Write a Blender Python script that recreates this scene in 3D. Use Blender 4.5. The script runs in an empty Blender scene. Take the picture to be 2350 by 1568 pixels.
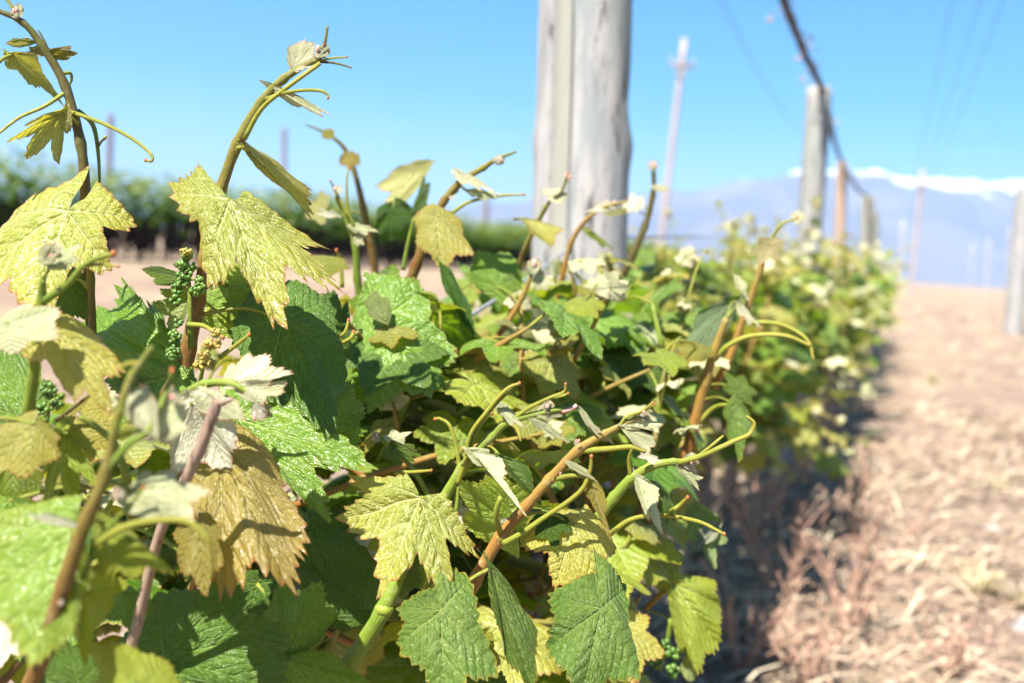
import bpy, math, random
import numpy as np
from mathutils import Vector, Matrix, noise as mnoise

R = math.radians
scene = bpy.context.scene
col = scene.collection
random.seed(7)
rng = np.random.default_rng(11)

# ------------------------------------------------------------------ camera
H = 0.95
F = 2285.0                      # focal length in pixels of a 2350 wide picture
PSI, PHI, RHO = R(21.6), R(5.0), R(4.0)
fwd = Vector((-math.sin(PSI) * math.cos(PHI), math.cos(PSI) * math.cos(PHI), -math.sin(PHI)))
r0 = Vector((math.cos(PSI), math.sin(PSI), 0))
u0 = r0.cross(fwd)
cr = r0 * math.cos(RHO) + u0 * math.sin(RHO)
cu = -r0 * math.sin(RHO) + u0 * math.cos(RHO)
CAM = Vector((0, 0, H))
cam = bpy.data.cameras.new('camera')
cam.lens, cam.sensor_width = 35.0, 36.0
cam.clip_start, cam.clip_end = 0.02, 60000
cam.dof.use_dof = True
cam.dof.focus_distance = 0.705
cam.dof.aperture_fstop = 4.6
camo = bpy.data.objects.new('camera', cam)
col.objects.link(camo)
M = Matrix((cr, cu, -fwd)).transposed().to_4x4()
M.translation = CAM
camo.matrix_world = M
scene.camera = camo


def at(px, py, d):
    return CAM + d * (fwd + cr * ((px - 1175) / F) + cu * ((784 - py) / F))


def proj(p):
    q = Vector(p) - CAM
    d = q.dot(fwd)
    if d <= 1e-4:
        return None
    return 1175 + F * q.dot(cr) / d, 784 - F * q.dot(cu) / d, d


# ------------------------------------------------------------------ light
SUN = (cr * -0.36 - fwd * 0.5)
SUN = Vector((SUN.x, SUN.y, 0)).normalized()
EL = R(57)
SUN = Vector((SUN.x * math.cos(EL), SUN.y * math.cos(EL), math.sin(EL)))
world = bpy.data.worlds.new('World')
scene.world = world
world.use_nodes = True
wn, wl = world.node_tree.nodes, world.node_tree.links
bg = wn['Background']
sky = wn.new('ShaderNodeTexSky')
sky.sky_type = 'NISHITA'
sky.sun_disc = False
sky.sun_elevation = EL
sky.sun_rotation = math.atan2(SUN.x, SUN.y)
sky.altitude = 600
sky.air_density = 1.0
sky.dust_density = 0.0
sky.ozone_density = 3.0
hs = wn.new('ShaderNodeHueSaturation')
hs.inputs['Saturation'].default_value = 1.75
hs.inputs['Hue'].default_value = 0.488
wl.new(sky.outputs[0], hs.inputs['Color'])
wl.new(hs.outputs[0], bg.inputs[0])
bg.inputs[1].default_value = 0.050
sun = bpy.data.lights.new('sun', 'SUN')
sun.energy = 5.0
sun.angle = R(0.53)
sun.color = (1.0, 0.955, 0.88)
suno = bpy.data.objects.new('sun', sun)
col.objects.link(suno)
suno.rotation_euler = (-SUN).to_track_quat('-Z', 'Y').to_euler()
scene.view_settings.view_transform = 'Standard'
scene.view_settings.look = 'None'
scene.view_settings.gamma = 1.0
scene.view_settings.exposure = 1.80
scene.cycles.max_bounces = 6
scene.cycles.transmission_bounces = 4
scene.cycles.diffuse_bounces = 3
scene.cycles.sample_clamp_indirect = 6


# ------------------------------------------------------------------ node helpers
class NT:
    def __init__(s, name):
        s.m = bpy.data.materials.new(name)
        s.m.use_nodes = True
        s.t = s.m.node_tree
        s.t.nodes.clear()
        s.out = s.t.nodes.new('ShaderNodeOutputMaterial')

    def n(s, typ, ins=None, **kw):
        nd = s.t.nodes.new(typ)
        for k, v in kw.items():
            setattr(nd, k, v)
        for k, v in (ins or {}).items():
            i = nd.inputs[k]
            if isinstance(v, bpy.types.NodeSocket):
                s.t.links.new(v, i)
            else:
                i.default_value = v
        return nd

    def math(s, op, a, b=0.0, c=0.0, clamp=False):
        nd = s.n('ShaderNodeMath', {0: a, 1: b, 2: c}, operation=op, use_clamp=clamp)
        return nd.outputs[0]

    def mix(s, f, a, b, mode='MIX'):
        nd = s.n('ShaderNodeMix', {0: f, 6: a, 7: b}, data_type='RGBA', blend_type=mode)
        return nd.outputs[2]

    def ramp(s, v, lo, hi, a=0.0, b=1.0):
        return s.n('ShaderNodeMapRange', {0: v, 1: lo, 2: hi, 3: a, 4: b}, interpolation_type='SMOOTHSTEP').outputs[0]

    def surf(s, sh):
        s.t.links.new(sh, s.out.inputs[0])
        return s.m


def c4(c):
    return (c[0], c[1], c[2], 1.0)


def leaf_mat(name, up, up2, vein, rim, under, trans, rough=0.38, bump=0.0016, tfac=0.34, rimw=1.0, spec=0.5, felt=0.0, wetdef=0):
    t = NT(name)
    uv = t.n('ShaderNodeUVMap').outputs[0]
    sp = t.n('ShaderNodeSeparateXYZ', {0: uv})
    x, y = sp.outputs[0], sp.outputs[1]
    ph = t.math('ARCTAN2', x, y)
    r = t.n('ShaderNodeVectorMath', {0: uv}, operation='LENGTH').outputs[1]
    st = R(54)
    dl = t.math('SUBTRACT', t.math('FLOORED_MODULO', t.math('ADD', ph, st / 2), st), st / 2)
    a = t.math('MULTIPLY', r, t.math('COSINE', dl))
    b = t.math('MULTIPLY', r, t.math('ABSOLUTE', t.math('SINE', dl)))
    wv = t.n('ShaderNodeTexNoise', {'Vector': uv, 'Scale': 3.0, 'Detail': 2.0}).outputs[0]
    wid = t.math('SUBTRACT', 0.030, t.math('MULTIPLY', r, 0.016))
    main = t.math('SUBTRACT', 1.0, t.ramp(t.math('DIVIDE', b, wid), 0.15, 1.0))
    s_ = t.math('ADD', t.math('SUBTRACT', a, t.math('MULTIPLY', b, 0.85)), t.math('MULTIPLY', wv, 0.10))
    fr = t.math('ABSOLUTE', t.math('SUBTRACT', t.math('FRACT', t.math('MULTIPLY', s_, 6.3)), 0.5))
    sec = t.math('MULTIPLY', t.ramp(fr, 0.40, 0.5), 0.9)
    secw = t.ramp(fr, 0.10, 0.5)
    wob = t.n('ShaderNodeVectorMath', {0: t.n('ShaderNodeTexNoise', {'Vector': uv, 'Scale': 8.0, 'Detail': 1.0}).outputs[1], 3: 0.05}, operation='SCALE').outputs[0]
    uvw = t.n('ShaderNodeVectorMath', {0: uv, 1: wob}, operation='ADD').outputs[0]
    lad = t.n('ShaderNodeCombineXYZ', {0: t.math('MULTIPLY', s_, 13.0), 1: t.math('MULTIPLY', b, 19.0), 2: t.math('MULTIPLY', t.math('ROUND', t.math('DIVIDE', ph, st / 2)), 7.3)}).outputs[0]
    lad = t.n('ShaderNodeVectorMath', {0: lad, 1: t.n('ShaderNodeVectorMath', {0: t.n('ShaderNodeTexNoise', {'Vector': uv, 'Scale': 7.0, 'Detail': 2.0}).outputs[1], 3: 1.3}, operation='SCALE').outputs[0]}, operation='ADD').outputs[0]
    vo = t.n('ShaderNodeTexVoronoi', {'Vector': lad, 'Scale': 1.0, 'Randomness': 0.85}, feature='DISTANCE_TO_EDGE').outputs[0]
    cell = t.ramp(vo, 0.0, 0.34)
    vfine = t.n('ShaderNodeTexVoronoi', {'Vector': uvw, 'Scale': 40.0}, feature='DISTANCE_TO_EDGE').outputs[0]
    cellf = t.ramp(vfine, 0.0, 0.25)
    hgt = t.math('ADD', t.math('MULTIPLY', cell, 0.50), t.math('MULTIPLY', cellf, 0.22))
    hgt = t.math('SUBTRACT', hgt, t.math('MULTIPLY', secw, 0.75))
    hgt = t.math('SUBTRACT', hgt, t.math('MULTIPLY', main, 0.6))
    obr = t.n('ShaderNodeObjectInfo').outputs['Random']
    nz = t.n('ShaderNodeTexNoise', {'Vector': uv, 'Scale': 5.0, 'Detail': 5.0, 'Roughness': 0.65}).outputs[0]
    cmix = t.ramp(t.math('ADD', nz, t.math('MULTIPLY', t.math('SUBTRACT', obr, 0.5), 0.35)), 0.36, 0.66)
    cc = t.mix(cmix, c4(up), c4(up2))
    cc = t.mix(t.math('MULTIPLY', t.math('SUBTRACT', 1.0, cell), 0.30), cc, c4(vein))
    if felt:
        fz = t.n('ShaderNodeTexNoise', {'Vector': t.n('ShaderNodeMapping', {0: uv, 3: (14, 90, 1)}).outputs[0], 'Scale': 1.6, 'Detail': 4.0, 'Roughness': 0.7}).outputs[0]
        cc = t.mix(t.math('MULTIPLY', t.ramp(fz, 0.42, 0.68), felt), cc, (0.27, 0.28, 0.17, 1))
    cc = t.mix(t.math('MULTIPLY', sec, 0.6), cc, c4(vein))
    cc = t.mix(t.math('MULTIPLY', main, 0.9), cc, c4(vein))
    cc = t.mix(t.math('MULTIPLY', t.ramp(t.math('ADD', r, t.math('MULTIPLY', t.math('SUBTRACT', nz, 0.5), 0.9)), 0.35, 1.0), 0.6), cc, c4((min(.6, up[0] * 1.15), up[1] * 1.03, up[2])))
    rimv = t.n('ShaderNodeAttribute', attribute_name='rim').outputs['Fac']
    rmk = t.math('MULTIPLY', t.ramp(t.math('ADD', rimv, t.math('MULTIPLY', t.math('SUBTRACT', nz, 0.5), 0.5)), 0.62, 1.0), rimw, clamp=True)
    cc = t.mix(rmk, cc, c4(rim))
    # small blemishes
    sp2 = t.n('ShaderNodeTexNoise', {'Vector': uv, 'Scale': 21.0, 'Detail': 2.0}).outputs[0]
    cc = t.mix(t.math('MULTIPLY', t.ramp(sp2, 0.70, 0.78), 0.5), cc, (0.16, 0.075, 0.02, 1))
    val = t.n('ShaderNodeHueSaturation', {'Hue': t.math('ADD', 0.485, t.math('MULTIPLY', obr, 0.03)), 'Saturation': 1.0,
                                          'Value': t.math('ADD', 0.86, t.math('MULTIPLY', t.math('FRACT', t.math('MULTIPLY', obr, 7.31)), 0.3)), 'Color': cc}).outputs[0]
    uc = t.mix(t.math('MULTIPLY', t.math('MAXIMUM', main, t.math('MULTIPLY', sec, 0.7)), 0.6), c4(under), c4([v * 0.75 for v in under]))
    uc = t.mix(t.math('MULTIPLY', nz, 0.5), uc, c4([under[0] * 1.15, under[1], under[2] * 0.8]))
    uc = t.mix(rmk, uc, c4(rim))
    back = t.n('ShaderNodeNewGeometry').outputs['Backfacing']
    base = t.mix(back, val, uc)
    bp = t.n('ShaderNodeBump', {'Strength': 1.0, 'Distance': bump, 'Height': hgt}).outputs[0]
    rg = t.math('ADD', t.math('MULTIPLY', back, 0.35), t.math('ADD', rough, t.math('MULTIPLY', nz, 0.08)))
    pb = t.n('ShaderNodeBsdfPrincipled', {'Base Color': base, 'Roughness': rg, 'Normal': bp, 'Specular IOR Level': spec})
    tc = t.mix(t.math('MULTIPLY', t.math('MAXIMUM', main, sec), 0.5), c4(trans), c4([v * 0.45 for v in trans]))
    tc = t.mix(rmk, tc, c4(rim))
    tl = t.n('ShaderNodeBsdfTranslucent', {'Color': tc, 'Normal': bp})
    mx = t.n('ShaderNodeMixShader', {0: tfac, 1: pb.outputs[0], 2: tl.outputs[0]})
    return t.surf(mx.outputs[0])


def stem_mat(name, base, tip, fleck, rough=0.5):
    t = NT(name)
    al = t.n('ShaderNodeAttribute', attribute_name='along').outputs['Fac']
    co = t.n('ShaderNodeTexCoord').outputs['Object']
    nz = t.n('ShaderNodeTexNoise', {'Vector': co, 'Scale': 160.0, 'Detail': 4.0}).outputs[0]
    n2 = t.n('ShaderNodeTexNoise', {'Vector': co, 'Scale': 40.0, 'Detail': 3.0}).outputs[0]
    f = t.math('ADD', al, t.math('MULTIPLY', t.math('SUBTRACT', n2, 0.5), 0.9), clamp=True)
    cc = t.mix(f, c4(base), c4(tip))
    ar = t.n('ShaderNodeAttribute', attribute_name='around').outputs['Fac']
    sv = t.n('ShaderNodeCombineXYZ', {0: t.math('MULTIPLY', ar, 5.0), 1: t.math('MULTIPLY', al, 5.0), 2: 0.0}).outputs[0]
    sn = t.n('ShaderNodeTexNoise', {'Vector': sv, 'Scale': 1.6, 'Detail': 4.0, 'Roughness': 0.7}).outputs[0]
    cc = t.mix(t.ramp(sn, 0.48, 0.70, 0, 0.75), cc, c4([base[0] * 0.55, base[1] * 0.42, base[2] * 0.5]))
    cc = t.mix(t.ramp(sn, 0.44, 0.28, 0, 0.5), cc, c4([tip[0] * 1.25, tip[1] * 1.3, tip[2] * 1.5]))
    cc = t.mix(t.ramp(nz, 0.55, 0.75, 0, 0.6), cc, c4(fleck))
    bp = t.n('ShaderNodeBump', {'Strength': 0.9, 'Distance': 0.0009, 'Height': t.math('ADD', nz, sn)}).outputs[0]
    pb = t.n('ShaderNodeBsdfPrincipled', {'Base Color': cc, 'Roughness': rough, 'Normal': bp, 'Specular IOR Level': 0.3})
    return t.surf(pb.outputs[0])


def plain_mat(name, a, b, scale=8.0, rough=0.8, bump=0.002, stretch=(1, 1, 1), coord='Object', c=None, detail=6.0, spec=0.3, metal=0.0):
    t = NT(name)
    co = t.n('ShaderNodeTexCoord').outputs[coord]
    mp = t.n('ShaderNodeMapping', {0: co, 3: stretch}).outputs[0]
    nz = t.n('ShaderNodeTexNoise', {'Vector': mp, 'Scale': scale, 'Detail': detail, 'Roughness': 0.65}).outputs[0]
    cc = t.mix(t.ramp(nz, 0.32, 0.68), c4(a), c4(b))
    if c:
        n2 = t.n('ShaderNodeTexNoise', {'Vector': mp, 'Scale': scale * 3.7, 'Detail': 4.0}).outputs[0]
        cc = t.mix(t.ramp(n2, 0.55, 0.72), cc, c4(c))
    bp = t.n('ShaderNodeBump', {'Strength': 0.8, 'Distance': bump, 'Height': nz}).outputs[0]
    pb = t.n('ShaderNodeBsdfPrincipled', {'Base Color': cc, 'Roughness': rough, 'Normal': bp, 'Specular IOR Level': spec, 'Metallic': metal})
    return t.surf(pb.outputs[0])


MT = {}
MT['young'] = leaf_mat('young_leaf', (0.285, 0.270, 0.028), (0.205, 0.245, 0.020), (0.56, 0.56, 0.22), (0.30, 0.085, 0.02), (0.36, 0.36, 0.14), (0.68, 0.62, 0.04), rough=0.27, bump=0.0011, tfac=0.40, rimw=0.8, spec=0.7)
MT['bronze'] = leaf_mat('bronze_leaf', (0.255, 0.215, 0.030), (0.20, 0.205, 0.022), (0.45, 0.42, 0.14), (0.32, 0.12, 0.02), (0.34, 0.30, 0.14), (0.58, 0.44, 0.03), rough=0.27, bump=0.0011, tfac=0.34, rimw=0.7, spec=0.7)
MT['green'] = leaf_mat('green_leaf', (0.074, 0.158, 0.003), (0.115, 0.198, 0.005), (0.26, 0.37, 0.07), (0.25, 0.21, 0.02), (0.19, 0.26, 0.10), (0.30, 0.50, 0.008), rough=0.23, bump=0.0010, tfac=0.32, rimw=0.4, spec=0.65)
MT['dark'] = leaf_mat('deep_shaded_leaf', (0.034, 0.085, 0.003), (0.056, 0.112, 0.004), (0.12, 0.21, 0.035), (0.14, 0.14, 0.015), (0.12, 0.17, 0.08), (0.18, 0.34, 0.006), rough=0.36, bump=0.0011, tfac=0.26, rimw=0.3, spec=0.45)  # deep green that also carries the shade of leaves lying in shadow
MT['felt'] = leaf_mat('felted_leaf', (0.055, 0.125, 0.006), (0.105, 0.160, 0.008), (0.20, 0.26, 0.07), (0.28, 0.19, 0.02), (0.32, 0.34, 0.24), (0.17, 0.34, 0.01), rough=0.28, bump=0.0010, tfac=0.26, rimw=0.7, felt=0.30, spec=0.35)
MT['pale'] = leaf_mat('downy_young_leaf', (0.60, 0.575, 0.34), (0.47, 0.49, 0.22), (0.62, 0.62, 0.42), (0.55, 0.19, 0.12), (0.66, 0.65, 0.50), (0.62, 0.60, 0.24), rough=0.6, bump=0.0007, tfac=0.32, rimw=0.8, spec=0.25)
MT['lime'] = leaf_mat('lime_leaf', (0.20, 0.255, 0.009), (0.140, 0.235, 0.008), (0.40, 0.47, 0.12), (0.30, 0.16, 0.02), (0.26, 0.31, 0.11), (0.48, 0.56, 0.015), rough=0.24, bump=0.0010, tfac=0.38, rimw=0.45, spec=0.65)
MT['stem'] = stem_mat('brown_green_stem', (0.17, 0.075, 0.022), (0.17, 0.19, 0.025), (0.30, 0.26, 0.12))
MT['stem_green'] = stem_mat('green_stem', (0.13, 0.20, 0.02), (0.20, 0.24, 0.03), (0.26, 0.26, 0.10))
MT['stem_dark'] = stem_mat('olive_stem', (0.085, 0.05, 0.02), (0.12, 0.12, 0.02), (0.16, 0.15, 0.06))
MT['stem_orange'] = stem_mat('orange_stem', (0.27, 0.115, 0.026), (0.25, 0.19, 0.04), (0.33, 0.25, 0.13))
MT['petiole'] = stem_mat('petiole', (0.22, 0.22, 0.03), (0.22, 0.25, 0.03), (0.28, 0.14, 0.03))
MT['tendril'] = stem_mat('tendril', (0.23, 0.26, 0.03), (0.31, 0.27, 0.035), (0.34, 0.24, 0.03), rough=0.35)
MT['tendril_tip'] = stem_mat('tendril_tip', (0.34, 0.20, 0.03), (0.36, 0.10, 0.03), (0.34, 0.14, 0.05))
MT['pink'] = plain_mat('pink_bud', (0.62, 0.20, 0.18), (0.62, 0.42, 0.33), 300, 0.6, 0.0003)
MT['berry'] = plain_mat('flower_bud', (0.05, 0.115, 0.012), (0.10, 0.18, 0.02), 60, 0.35, 0.0003, spec=0.6)
MT['berry_young'] = plain_mat('young_flower_bud', (0.26, 0.24, 0.03), (0.32, 0.20, 0.03), 60, 0.4, 0.0003, spec=0.6)
MT['bark'] = plain_mat('vine_bark', (0.10, 0.075, 0.06), (0.27, 0.215, 0.18), 30, 0.9, 0.006, (1, 1, 0.12), c=(0.05, 0.035, 0.03))
MT['cane'] = plain_mat('dry_cane', (0.22, 0.145, 0.10), (0.32, 0.23, 0.165), 60, 0.85, 0.001, (1, 1, 0.25), c=(0.12, 0.075, 0.06))
MT['twig'] = plain_mat('dry_twig', (0.33, 0.19, 0.13), (0.46, 0.29, 0.21), 40, 0.9, 0.001)
MT['wire'] = plain_mat('galvanised_wire', (0.30, 0.32, 0.34), (0.42, 0.43, 0.45), 50, 0.45, 0.0002, spec=0.5, metal=0.5)
MT['cable'] = plain_mat('power_cable', (0.03, 0.03, 0.035), (0.06, 0.06, 0.07), 5, 0.6, 0.0002)
MT['pole'] = plain_mat('hazed_pole', (0.28, 0.225, 0.215), (0.36, 0.30, 0.285), 1.5, 0.9, 0.01, (6, 6, 0.4))  # greyed towards lavender, part of the distance haze is in the colour
MT['pole_pale'] = plain_mat('hazed_pale_pole', (0.34, 0.31, 0.31), (0.42, 0.39, 0.385), 1.5, 0.9, 0.01, (6, 6, 0.4))  # mast colour dulled to look hazier, haze put into the base colour
MT['deadcane'] = plain_mat('dead_cane', (0.055, 0.035, 0.05), (0.13, 0.085, 0.09), 60, 0.9, 0.003)
MT['stone'] = plain_mat('pale_stone', (0.27, 0.25, 0.25), (0.38, 0.35, 0.34), 25, 0.9, 0.004)


def wood_mat():
    t = NT('grey_post_wood')
    co = t.n('ShaderNodeTexCoord').outputs['Object']
    m1 = t.n('ShaderNodeMapping', {0: co, 3: (1, 1, 0.03)}).outputs[0]
    g = t.n('ShaderNodeTexNoise', {'Vector': m1, 'Scale': 95.0, 'Detail': 5.0, 'Roughness': 0.7}).outputs[0]
    m2 = t.n('ShaderNodeMapping', {0: co, 3: (1, 1, 0.1)}).outputs[0]
    b = t.n('ShaderNodeTexNoise', {'Vector': m2, 'Scale': 22.0, 'Detail': 4.0}).outputs[0]
    cc = t.mix(t.ramp(b, 0.35, 0.65), (0.225, 0.235, 0.23, 1), (0.335, 0.305, 0.29, 1))
    cc = t.mix(t.ramp(g, 0.53, 0.70, 0, 0.75), cc, (0.11, 0.10, 0.095, 1))
    cc = t.mix(t.ramp(g, 0.46, 0.30, 0, 0.5), cc, (0.33, 0.33, 0.305, 1))
    n3 = t.n('ShaderNodeTexNoise', {'Vector': m2, 'Scale': 9.0, 'Detail': 2.0}).outputs[0]
    cc = t.mix(t.ramp(n3, 0.52, 0.7, 0, 0.4), cc, (0.19, 0.21, 0.175, 1))
    m3 = t.n('ShaderNodeMapping', {0: co, 3: (1, 1, 0.045)}).outputs[0]
    ck = t.n('ShaderNodeTexNoise', {'Vector': m3, 'Scale': 48.0, 'Detail': 3.0, 'Roughness': 0.55}).outputs[0]
    cc = t.mix(t.ramp(ck, 0.60, 0.68, 0, 0.85), cc, (0.075, 0.068, 0.062, 1))
    bp = t.n('ShaderNodeBump', {'Strength': 1.0, 'Distance': 0.003, 'Height': g}).outputs[0]
    pb = t.n('ShaderNodeBsdfPrincipled', {'Base Color': cc, 'Roughness': 0.85, 'Normal': bp, 'Specular IOR Level': 0.2})
    return t.surf(pb.outputs[0])


MT['wood'] = wood_mat()
MT['wood_brown'] = plain_mat('brown_post_wood', (0.26, 0.17, 0.12), (0.36, 0.26, 0.19), 8, 0.9, 0.002, (1, 1, 0.1))
MT['wood_green'] = plain_mat('mossy_post_wood', (0.19, 0.19, 0.155), (0.27, 0.26, 0.215), 8, 0.9, 0.002, (1, 1, 0.1))
MT['wood_dark'] = plain_mat('dark_post_wood', (0.12, 0.08, 0.075), (0.20, 0.14, 0.12), 8, 0.9, 0.002, (1, 1, 0.1))


# ------------------------------------------------------------------ object helpers
def tag(o, label=None, cat=None, group=None, kind=None):
    for k, v in (('label', label), ('category', cat), ('group', group), ('kind', kind)):
        if v:
            o[k] = v
    return o


def link(o, parent=None, inv=True):
    col.objects.link(o)
    if parent:
        o.parent = parent
        if inv:
            o.matrix_parent_inverse = Matrix.Translation(-parent.location) if parent.parent is None else Matrix.Identity(4)
    return o


def empty(name, loc):
    o = bpy.data.objects.new(name, None)
    o.location = loc
    o.empty_display_size = 0.05
    col.objects.link(o)
    return o


class MB:
    """collects verts / faces / material index / 'along' values into one mesh"""

    def __init__(s):
        s.v, s.f, s.mi, s.al, s.ci = [], [], [], [], []

    def add(s, v, f, mi=0, al=None, ci=None):
        k = len(s.v)
        s.v.extend([tuple(p) for p in v])
        s.f.extend([tuple(i + k for i in q) for q in f])
        s.mi.extend([mi] * len(f))
        s.al.extend(al if al is not None else [0.5] * len(v))
        s.ci.extend(ci if ci is not None else [0.0] * len(v))

    def tube(s, pts, rad, mi=0, seg=8, sub=4, al=(0, 1), wob=0.0, cap=True, sq=1.0, nodes=False):
        P = smooth(pts, sub)
        n = len(P)
        rads = np.interp(np.linspace(0, 1, n), np.linspace(0, 1, len(rad)), rad) if hasattr(rad, '__len__') else [rad] * n
        t = (P[1] - P[0]).normalized()
        nx = t.orthogonal().normalized()
        v, f, aa = [], [], []
        for i in range(n):
            if i:
                t2 = (P[min(i + 1, n - 1)] - P[i - 1]).normalized()
                q = t.rotation_difference(t2)
                nx = (q @ nx).normalized()
                t = t2
            by = t.cross(nx)
            for k in range(seg):
                a = 2 * math.pi * k / seg
                rr = rads[i] * (1 + (0.20 if (nodes and i % sub == 0 and 0 < i < n - 1) else 0)) * (1 + (wob * mnoise.noise(P[i] * (0.6 / max(rads[i], 1e-4)) + Vector((k * 1.7, 0, 0))) if wob else 0))
                v.append(P[i] + nx * (rr * math.cos(a)) + by * (rr * math.sin(a) * sq))
                aa.append(al[0] + (al[1] - al[0]) * i / (n - 1))
        for i in range(n - 1):
            for k in range(seg):
                f.append((i * seg + k, i * seg + (k + 1) % seg, (i + 1) * seg + (k + 1) % seg, (i + 1) * seg + k))
        if cap:
            f.append(tuple(range(seg - 1, -1, -1)))
            f.append(tuple((n - 1) * seg + k for k in range(seg)))
        s.add(v, f, mi, aa, [math.cos(2 * math.pi * k / seg) for i in range(n) for k in range(seg)])

    def ball(s, c, r, mi=0, sq=(1, 1, 1), nu=7, nv=5, al=1.0):
        v, f = [], []
        c = Vector(c)
        for j in range(nv + 1):
            th = math.pi * j / nv
            for i in range(nu):
                a = 2 * math.pi * i / nu
                v.append(c + Vector((r * sq[0] * math.sin(th) * math.cos(a), r * sq[1] * math.sin(th) * math.sin(a), r * sq[2] * math.cos(th))))
        for j in range(nv):
            for i in range(nu):
                f.append((j * nu + i, (j + 1) * nu + i, (j + 1) * nu + (i + 1) % nu, j * nu + (i + 1) % nu))
        s.add(v, f, mi, [al] * len(v))

    def fill(s, me, mats, smooth_=True):
        me.from_pydata([tuple(p) for p in s.v], [], s.f)
        for m in mats:
            me.materials.append(MT[m] if isinstance(m, str) else m)
        me.polygons.foreach_set('material_index', s.mi)
        if smooth_:
            me.polygons.foreach_set('use_smooth', [True] * len(s.f))
        at_ = me.attributes.new('along', 'FLOAT', 'POINT')
        at_.data.foreach_set('value', s.al)
        at_ = me.attributes.new('around', 'FLOAT', 'POINT')
        at_.data.foreach_set('value', s.ci)
        me.update()
        return me

    def build(s, name, mats, parent=None, smooth_=True):
        me = s.fill(bpy.data.meshes.new(name), mats, smooth_)
        return link(bpy.data.objects.new(name, me), parent)


def smooth(pts, sub=4):
    P = [Vector(p) for p in pts]
    if len(P) < 3 or sub <= 1:
        if len(P) == 2 and sub > 1:
            return [P[0].lerp(P[1], i / sub) for i in range(sub + 1)]
        return P
    Q = [P[0] * 2 - P[1]] + P + [P[-1] * 2 - P[-2]]
    out = []
    for i in range(1, len(Q) - 2):
        a, b, c, d = Q[i - 1], Q[i], Q[i + 1], Q[i + 2]
        for k in range(sub):
            t = k / sub
            out.append(0.5 * ((2 * b) + (c - a) * t + (2 * a - 5 * b + 4 * c - d) * t * t + (3 * b - a - 3 * c + d) * t ** 3))
    out.append(P[-1])
    return out


# ------------------------------------------------------------------ the leaf
ST = R(54)


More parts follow.
